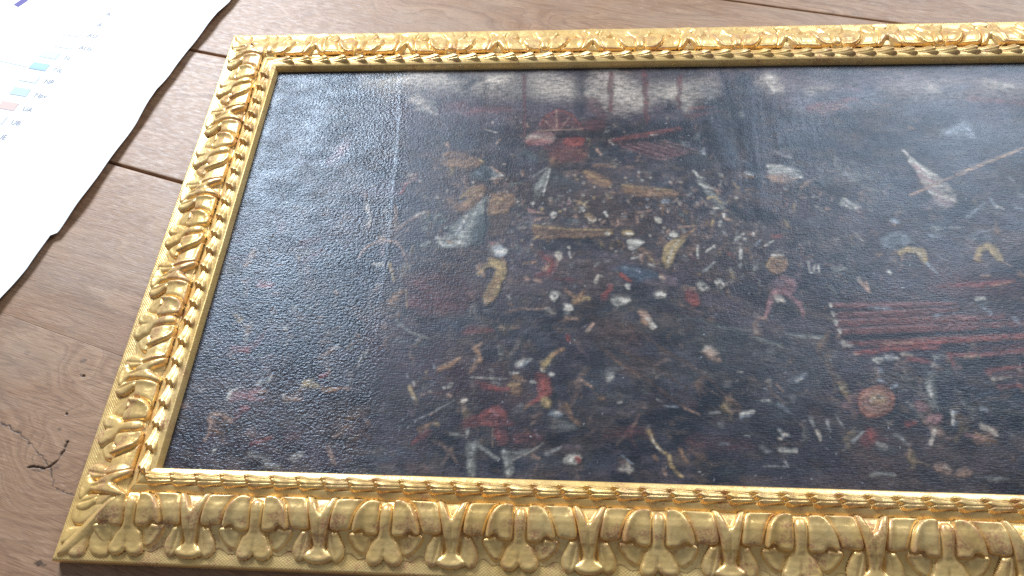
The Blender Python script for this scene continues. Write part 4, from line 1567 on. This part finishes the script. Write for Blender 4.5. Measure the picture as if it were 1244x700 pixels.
f 1.4 .7 179.9,41.0 182.7,41.8
r 2.3 .5 51.6,143.3 60.5,146.1
b 3.4 .45 152.6,136.2 163.8,139.0
f 2.2 .4 155.7,145.3 158.5,149.2
W 1.5 .6 162.0,149.3 166.7,149.4
f 4.8 .2 -0.9,72.8 10.6,73.1
g 2.5 .3 178.4,149.6 185.7,148.5
'''


def lin(hexcol):
    c = np.array([int(hexcol[k:k + 2], 16) / 255 for k in (0, 2, 4)])
    return np.where(c <= 0.04045, c / 12.92, ((c + 0.055) / 1.055) ** 2.4)


def paint_canvas():
    xs = np.concatenate([np.arange(-4, 1080, 0.86), np.arange(1080, 1321, 4.0)])
    ys = np.arange(-4, 604.5, 0.94)
    X, Y = np.meshgrid(xs, ys, indexing='ij')
    n1 = fbm(X / 60, Y / 45, 501, 4)
    n2 = fbm(X / 14, Y / 9, 511, 4)
    n3 = fbm(X / 4.5, Y / 3.2, 521, 3)
    bristle = fbm(X / 9, Y / 1.8, 531, 3)
    base = np.array([0.0330, 0.0300, 0.0370])
    C = np.empty(X.shape + (3,))
    C[:] = base
    C *= np.clip(1 + 0.7 * n1 + 0.6 * n2 + 0.35 * bristle, 0.2, 3)[..., None]
    warm = np.clip(0.5 + 1.4 * fbm(X / 120, Y / 80, 541, 3), 0, 1)
    C += warm[..., None] * np.array([0.024, 0.010, 0.006])

    # patchy underpainting: umber, slate, green earth and mauve scrubbed over each other
    for k, (c, sx, sy, am) in enumerate((((0.105, 0.066, 0.046), 46, 26, 0.55), ((0.045, 0.055, 0.070), 60, 22, 0.50), ((0.042, 0.046, 0.038), 38, 18, 0.40),
                                         ((0.105, 0.080, 0.082), 30, 16, 0.42), ((0.012, 0.012, 0.016), 40, 24, 0.70), ((0.150, 0.105, 0.074), 16, 8, 0.36),
                                         ((0.010, 0.010, 0.013), 14, 8, 0.55))):
        m = sstep(0.05, 0.45, fbm(X / sx + 3.1 * k, Y / sy, 700 + 7 * k, 4)) * am * np.clip(0.8 + 0.6 * bristle, 0.2, 1)
        C = C * (1 - m[..., None]) + np.array(c) * m[..., None]

    def lay(pig, hw, alpha, pts):
        P = np.asarray(pts, float)
        m = hw * 2.0 + 3
        i0, i1 = np.searchsorted(xs, [P[:, 0].min() - m, P[:, 0].max() + m])
        j0, j1 = np.searchsorted(ys, [P[:, 1].min() - m, P[:, 1].max() + m])
        if i1 <= i0 or j1 <= j0:
            return
        x, y = X[i0:i1, j0:j1], Y[i0:i1, j0:j1]
        wb = min(hw * 0.5, 3.0)
        d, al = seg_dist(x + wb * n2[i0:i1, j0:j1] * 1.3, y + wb * n3[i0:i1, j0:j1], P)
        hwv = hw * (1 - 0.35 * al) + 0.25
        soft = 0.45 if hw < 3 else (0.35 if hw < 14 else 0.1)
        a = (1 - sstep(hwv * soft, hwv * (1.2 if hw < 14 else 1.5), d)) * alpha
        a = a * 0.92 * np.clip(0.85 + 0.65 * bristle[i0:i1, j0:j1] + 0.35 * n3[i0:i1, j0:j1], 0.15, 1)
        a = a[..., None]
        tone = 1 + 0.30 * n3[i0:i1, j0:j1][..., None] + 0.18 * bristle[i0:i1, j0:j1][..., None]
        C[i0:i1, j0:j1] = C[i0:i1, j0:j1] * (1 - a) + pig * tone * a

    def fill(pig, soft, alpha, pts):
        P = smooth_poly(pts, 1)
        i0, i1 = np.searchsorted(xs, [P[:, 0].min() - 8, P[:, 0].max() + 8])
        j0, j1 = np.searchsorted(ys, [P[:, 1].min() - 8, P[:, 1].max() + 8])
        if i1 <= i0 or j1 <= j0:
            return
        sl = (slice(i0, i1), slice(j0, j1))
        d = poly_sdf(X[sl] + 1.1 * n2[sl], Y[sl] + 1.1 * n3[sl], P)
        a = sstep(-soft, soft, d) * alpha * np.clip(0.9 + 0.5 * bristle[sl] + 0.3 * n3[sl], 0.2, 1)
        # modelled: lighter to the upper left of the form, darker in its folds
        tone = np.clip(1 + 0.55 * n2[sl] + 0.35 * n3[sl] + 0.25 * bristle[sl], 0.35, 2)
        sh = sstep(-5.0, 1.5, poly_sdf(X[sl] - 1.6, Y[sl] + 1.6, P)) * 0.55 * alpha
        C[sl] *= (1 - sh * (1 - a))[..., None]                 # dark painted outline round the form
        C[sl] = C[sl] * (1 - a[..., None]) + pig * tone[..., None] * a[..., None]

    parsed = []
    fills = []
    for ln in STROKES.strip().split('\n'):
        t = ln.split()
        if t[0] == 'F':
            fills.append((lin(PIGMENT[t[1]]), float(t[2]), float(t[3]), [tuple(map(float, q.split(','))) for q in t[4:]]))
            continue
        parsed.append((lin(PIGMENT[t[0]]), float(t[1]), float(t[2]), [tuple(map(float, q.split(','))) for q in t[3:]]))
    for pg, hw, al, pts in parsed:
        if hw > 14:
            lay(pg, hw, al, pts)
    # the crowd: many small touches of flesh, white, ochre and red in the melee
    r = np.random.default_rng(77)
    touches = 'fobbmmRtwknk'
    zones = [(420, 340, 170, 80, 900), (620, 300, 130, 80, 420), (300, 330, 120, 90, 300), (330, 80, 230, 70, 260), (820, 120, 150, 100, 330),
             (840, 330, 140, 130, 300), (110, 170, 90, 140, 260), (620, 150, 160, 90, 120), (470, 470, 120, 50, 200)]
    for zx, zy, sx, sy, n in zones:
        for _ in range(n):
            x, y = zx + r.normal() * sx * 0.6, zy + r.normal() * sy * 0.6
            a, l = r.uniform(0, 3.14), r.uniform(0.5, 7)
            lay(lin(PIGMENT[touches[r.integers(len(touches))]]), r.choice([0.9, 1.4, 2.2, 3.5, 6.0]) * r.uniform(0.7, 1.3), r.uniform(0.08, 0.32),
                [(x, y), (x + l * math.cos(a), y + l * math.sin(a))])

    def figure(x, y, h, al):
        """a small fighting or swimming figure in a few touches"""
        lean = r.normal() * 0.6
        ux, uy = math.sin(lean), math.cos(lean)
        cloth = lin(PIGMENT['bboRmtfgbnYp'[r.integers(12)]]) * r.uniform(0.6, 1.15)
        skin = lin(PIGMENT['ffeob'[r.integers(5)]]) * r.uniform(0.6, 1.1)
        hipx, hipy = x, y
        shx, shy = x + ux * h * 0.38, y + uy * h * 0.38
        lay(lin(PIGMENT['k']), h * 0.28, al * 0.8, [(x + h * 0.10, y - h * 0.3), (shx + h * 0.12, shy)])
        for _ in range(2):
            a = r.normal() * 0.7
            kx, ky = hipx + math.sin(a) * h * 0.25, hipy - math.cos(a) * h * 0.25
            b = a + r.normal() * 0.6
            lay(skin if r.random() < 0.5 else cloth, h * 0.075, al, [(hipx, hipy), (kx, ky), (kx + math.sin(b) * h * 0.22, ky - math.cos(b) * h * 0.22)])
        lay(cloth, h * 0.18, al, [(hipx, hipy), (shx, shy)])
        lay(cloth * 1.5, h * 0.07, al * 0.7, [(hipx - h * 0.08, hipy), (shx - h * 0.08, shy)])
        for _ in range(2):
            a = r.uniform(-2.6, 2.6)
            ex_, ey_ = shx + math.sin(a) * h * 0.17, shy + math.cos(a) * h * 0.17
            b = a + r.normal() * 0.8
            lay(skin, h * 0.06, al, [(shx, shy), (ex_, ey_), (ex_ + math.sin(b) * h * 0.16, ey_ + math.cos(b) * h * 0.16)])
        hx, hy = shx + ux * h * 0.16, shy + uy * h * 0.16
        lay(skin, h * 0.085, al, [(hx, hy), (hx + 0.3, hy)])
        if r.random() < 0.55:
            lay(lin(PIGMENT['Wwse'[r.integers(4)]]), h * 0.095, al * 0.9, [(hx - h * 0.02, hy + h * 0.07), (hx + h * 0.04, hy + h * 0.08)])

    for x0, x1, y0, y1, h0, h1, al, n in ((330, 660, 270, 410, 12, 19, 0.42, 105), (230, 360, 230, 420, 15, 22, 0.30, 34), (600, 760, 230, 400, 14, 22, 0.32, 36),
                                          (720, 1060, 180, 420, 20, 30, 0.20, 40), (230, 720, 30, 210, 26, 38, 0.24, 42), (700, 1060, 20, 180, 28, 42, 0.26, 36),
                                          (25, 230, 30, 330, 20, 36, 0.26, 40), (330, 620, 420, 500, 9, 14, 0.35, 40)):
        for _ in range(n):
            figure(r.uniform(x0, x1), r.uniform(y0, y1), r.uniform(h0, h1), al * r.uniform(0.5, 1.2))
    for _ in range(120):
        x, y = r.normal(455, 110), r.normal(350, 42)
        q = r.uniform(1.5, 2.9)
        lay(lin(PIGMENT['k']), q * 1.7, 0.55, [(x + 0.8, y - 1.2), (x + 1.0, y - 2.6)])
        lay(lin(PIGMENT['fob'[r.integers(3)]]), q * 0.9, 0.6, [(x, y - q * 0.9), (x + 0.3, y - q * 1.3)])
        lay(lin(PIGMENT['WeewsY'[r.integers(6)]]), q, r.uniform(0.45, 0.85), [(x - 0.5, y), (x + 0.6, y + 0.2)])
        lay(lin(PIGMENT['b']), q * 0.4, 0.6, [(x + 0.3, y - 0.3), (x + 0.5, y - 0.3)])
    for pg, soft, al, pts in fills:
        fill(pg, soft, al, pts)
    for pg, hw, al, pts in parsed:
        if hw > 14:
            continue
        # a firm touch, then a few lighter and darker ones worked into it
        P = np.asarray(pts, float)
        L = np.hypot(*(P[1:] - P[:-1]).T)
        cum = np.concatenate([[0], np.cumsum(L)])
        lay(pg * 0.35, hw * 1.45 + 0.5, al * 0.35, pts)
        lay(pg, hw * (1.22 if hw < 8 else 1.0), al * (0.8 if hw < 1.6 else 1.0), pts)
        n = int(np.clip(cum[-1] / max(hw, 1.0), 1, 12)) + 1
        for _ in range(n):
            t = r.uniform(0, cum[-1])
            k = min(np.searchsorted(cum, t, side='right') - 1, len(P) - 2)
            f = (t - cum[k]) / max(L[k], 1e-6)
            q = P[k] + (P[k + 1] - P[k]) * f + r.normal(size=2) * hw * 0.30
            dv = (P[k + 1] - P[k]) / max(L[k], 1e-6)
            l = min(hw * r.uniform(0.5, 2.0), cum[-1] * 0.5 + hw * 0.3)
            lay(pg * r.choice([0.35, 0.6, 1.35, 1.7]), max(hw * r.uniform(0.2, 0.45), 0.5), al * r.uniform(0.35, 0.8), [q - dv * l / 2, q + dv * l / 2])
    B = C.copy()                                              # thin old paint: touches sink softly into the ground
    B[1:-1, 1:-1] = (C[1:-1, 1:-1] * 4 + 2 * (C[:-2, 1:-1] + C[2:, 1:-1] + C[1:-1, :-2] + C[1:-1, 2:]) + C[:-2, :-2] + C[2:, 2:] + C[:-2, 2:] + C[2:, :-2]) / 16
    C = B
    C *= np.clip(1 + 0.34 * value_noise(X / 1.5, Y / 1.5, 611) + 0.22 * bristle, 0.3, 2)[..., None]
    # tiny pale grey specks scattered at random over the picture
    for _ in range(420):
        x, y = r.uniform(0, 1080), r.uniform(0, 600)
        lay(lin('a8a8a8'), r.uniform(0.35, 0.7), r.uniform(0.3, 0.8), [(x, y), (x + r.normal() * 1.2, y + r.normal() * 1.2)])
    C = np.clip(C, 0.0035, 0.8)

    # surface: slack canvas, the old seam and the cockled areas
    seam = [(181, 600), (186, 560), (197, 440), (203, 330), (208, 200), (212, 0)]
    sx_at = np.interp(Y, [p[1] for p in seam][::-1], [p[0] for p in seam][::-1])
    sx_at = sx_at + 2.0 * fbm(Y / 30, Y * 0, 551, 3)
    ds = X - sx_at
    fade = sstep(120, 330, Y)
    Z = 0.55 * fbm(X / 170, Y / 150, 561, 2)
    Z += fade * np.where(ds < 0, 0.42 * np.exp(ds / 3.4), 0.42 * np.exp(-ds / 22.0))
    Z += 0.9 * np.exp(-((X - 90) / 110) ** 2 - ((Y - 420) / 200) ** 2)
    cock = np.exp(-((X - 670) / 120) ** 2 - ((Y - 470) / 150) ** 2)
    Z += cock * 0.45 * fbm(X / 17, Y / 130, 571, 3)
    cock2 = np.exp(-((X - 930) / 150) ** 2 - ((Y - 560) / 60) ** 2)
    Z += cock2 * 0.5 * fbm(X / 60, Y / 16, 581, 3)
    cock3 = np.exp(-((X - 380) / 120) ** 2 - ((Y - 480) / 120) ** 2)
    Z += cock3 * 0.16 * fbm(X / 12, Y / 110, 591, 3)
    Z += 0.07 * n3 + 0.05 * (C.sum(-1) > 0.25)
    pebble = 1 - sstep(-10, 26, ds) * 0.82
    pebble *= 0.75 + 0.25 * sstep(60, 300, Y)
    V = np.stack([X / 1000, Y / 1000, CANVAS_Z + Z / 1000], -1).reshape(-1, 3)
    me = mesh_np('canvas', V, grid_faces(len(xs), len(ys)), CANVAS)
    ca = me.attributes.new('paint', 'FLOAT_COLOR', 'POINT')
    rgba = np.ones(X.shape + (4,), np.float32)
    rgba[..., :3] = C
    ca.data.foreach_set('color', rgba.ravel())
    pa = me.attributes.new('pebble', 'FLOAT', 'POINT')
    pa.data.foreach_set('value', pebble.astype(np.float32).ravel())
    return me


put('canvas', paint_canvas(), painting)

# ------------------------------------------------------------------ the printed map sheet
EDGE = np.array([(-0.030, 1.12), (-0.083, 0.95), (-0.115, 0.83), (-0.1279, 0.7831), (-0.1399, 0.7577), (-0.1514, 0.7117), (-0.1656, 0.6711), (-0.1835, 0.6177),
                 (-0.1893, 0.5911), (-0.1928, 0.5647), (-0.2010, 0.5220), (-0.2099, 0.4840), (-0.2201, 0.4412), (-0.2340, 0.3913), (-0.2403, 0.3560),
                 (-0.2519, 0.3245), (-0.2561, 0.3204), (-0.2674, 0.2667), (-0.2865, 0.2228), (-0.310, 0.150), (-0.335, 0.075)])
for _ in range(2):
    EDGE[3:-3, 0] = 0.5 * EDGE[3:-3, 0] + 0.25 * (EDGE[2:-4, 0] + EDGE[4:-2, 0])
ROW = np.array([0.9735, -0.2286])            # printed lines run this way
UPD = np.array([0.2286, 0.9735])


def paper_z(x, y):
    ex = np.interp(y, EDGE[::-1, 1], EDGE[::-1, 0])
    d = np.clip(ex - x, 0, None)
    z = 0.0026 + 0.0058 * np.exp(-d / 0.10)
    z = z + 0.0010 * np.sin(y * 34 + 1.0) * np.exp(-d / 0.07) + 0.0008 * np.sin(y * 71) * np.exp(-d / 0.04)
    # old folds
    f = (x + 0.4669) * 0.2553 + (y - 0.6578) * 0.967
    z = z + 0.0022 * np.exp(-np.abs(f) / 0.018)
    g = (x + 0.62) * 0.9735 - (y - 0.6) * 0.2286
    z = z + 0.0020 * np.exp(-np.abs(g) / 0.02)
    return z + 0.0006 * np.sin(x * 23 + y * 17)


sheet_root = empty('map_sheet', (-0.40, 0.60, 0.0))
sheet_root['label'] = 'large white printed map sheet with a colour legend beside the frame'
sheet_root['category'] = 'map'
ORG = np.array([-0.40, 0.60, 0.0])

ny, nx = 240, 110
yy = np.linspace(1.12, 0.075, ny)
ex = np.interp(yy, EDGE[::-1, 1], EDGE[::-1, 0])
dd = 0.80 * np.linspace(0, 1, nx) ** 1.5
PX = ex[:, None] - dd[None, :] * ROW[0]
PY = yy[:, None] - dd[None, :] * ROW[1]
V = np.stack([PX, PY, paper_z(PX, PY)], -1).reshape(-1, 3) - ORG
sheet = put('sheet', mesh_np('sheet', V, grid_faces(ny, nx)[:, ::-1], PAPER), sheet_root)
sol = sheet.modifiers.new('thickness', 'SOLIDIFY')
sol.thickness = 0.00035
sol.offset = -1


def print_patch(name, centre, w, h, mat, nu=8, nv=4, lift=0.0004, rot=0.0):
    u, v = np.meshgrid(np.linspace(-w / 2, w / 2, nu), np.linspace(-h / 2, h / 2, nv), indexing='ij')
    c, s = math.cos(rot), math.sin(rot)
    u, v = u * c - v * s, u * s + v * c
    x = centre[0] + u * ROW[0] + v * UPD[0]
    y = centre[1] + u * ROW[1] + v * UPD[1]
    V = np.stack([x, y, paper_z(x, y) + lift], -1).reshape(-1, 3) - ORG
    return put(name, mesh_np(name, V, grid_faces(nu, nv), mat), sheet_root)


def print_text(body, x, y, size, mat):
    cu = bpy.data.curves.new('legend_text', 'FONT')
    cu.body = body
    cu.size = size
    cu.resolution_u = 3
    tmp = bpy.data.objects.new('legend_text', cu)
    COL.objects.link(tmp)
    bpy.context.view_layer.update()
    me = bpy.data.meshes.new_from_object(tmp.evaluated_get(bpy.context.evaluated_depsgraph_get()))
    bpy.data.objects.remove(tmp)
    n = len(me.vertices)
    co = np.empty(n * 3, np.float32)
    me.vertices.foreach_get('co', co)
    co = co.reshape(-1, 3)
    gx = x + co[:, 0] * ROW[0] + co[:, 1] * UPD[0]
    gy = y + co[:, 0] * ROW[1] + co[:, 1] * UPD[1]
    out = np.stack([gx, gy, paper_z(gx, gy) + 0.0005], -1) - ORG
    me.vertices.foreach_set('co', out.astype(np.float32).ravel())
    me.update()
    me.materials.clear()
    me.materials.append(mat)
    return put('legend_text', me, sheet_root)


INK = plain('grey_ink', (0.38, 0.37, 0.41), 0.8)
LINE = plain('pale_grey_ink', (0.74, 0.75, 0.76), 0.8)
legend = [('A', -0.3258, 0.7657, None), ('A', -0.3325, 0.7402, None), ('AU', -0.3404, 0.7151, (0.84, 0.80, 0.82)), ('AUx', -0.3442, 0.6868, (0.83, 0.80, 0.84)),
          ('N', -0.3601, 0.6629, (0.60, 0.74, 0.66)), ('NL', -0.3662, 0.6357, (0.40, 0.57, 0.76)), ('NP', -0.3729, 0.6109, (0.70, 0.76, 0.76)),
          ('Npv', -0.3781, 0.5830, (0.52, 0.66, 0.64)), ('UA', -0.3864, 0.5542, (0.80, 0.52, 0.46)), ('UB', -0.3940, 0.5277, (0.77, 0.71, 0.72)),
          ('UE', -0.4045, 0.5001, (0.80, 0.80, 0.86))]
for body, x, y, colour in legend:
    # (x, y) is the middle of the lettering
    px_, py_ = x - 0.0055 * ROW[0] - 0.0045 * UPD[0], y - 0.0055 * ROW[1] - 0.0045 * UPD[1]
    print_text(body, px_, py_, 0.0125, INK)
    if colour:
        c = (x - 0.033 * ROW[0], y - 0.033 * ROW[1])
        print_patch('swatch_border', c, 0.0312, 0.0158, LINE, lift=0.0004)
        print_patch('swatch', c, 0.0300, 0.0146, plain('swatch_ink', colour, 0.8), lift=0.0006)
# thin plan lines of the map left of the legend and the dark mark at the top edge
print_patch('plan_line', (-0.450, 0.7295), 0.062, 0.0012, LINE, rot=0.33)
print_patch('plan_line', (-0.4155, 0.701), 0.0008, 0.062, LINE, nu=2, nv=10, rot=0.07)
print_patch('plan_line', (-0.455, 0.6545), 0.075, 0.0040, LINE, rot=-0.05)
print_patch('plan_line', (-0.470, 0.600), 0.070, 0.0010, LINE)
print_patch('plan_line', (-0.480, 0.575), 0.050, 0.0010, LINE)
print_patch('printed_mark', (-0.492, 0.799), 0.012, 0.020, plain('violet_ink', (0.16, 0.13, 0.32), 0.8), rot=-0.35)
print_patch('printed_field', (-0.535, 0.815), 0.060, 0.050, plain('pink_ink', (0.86, 0.78, 0.82), 0.8))
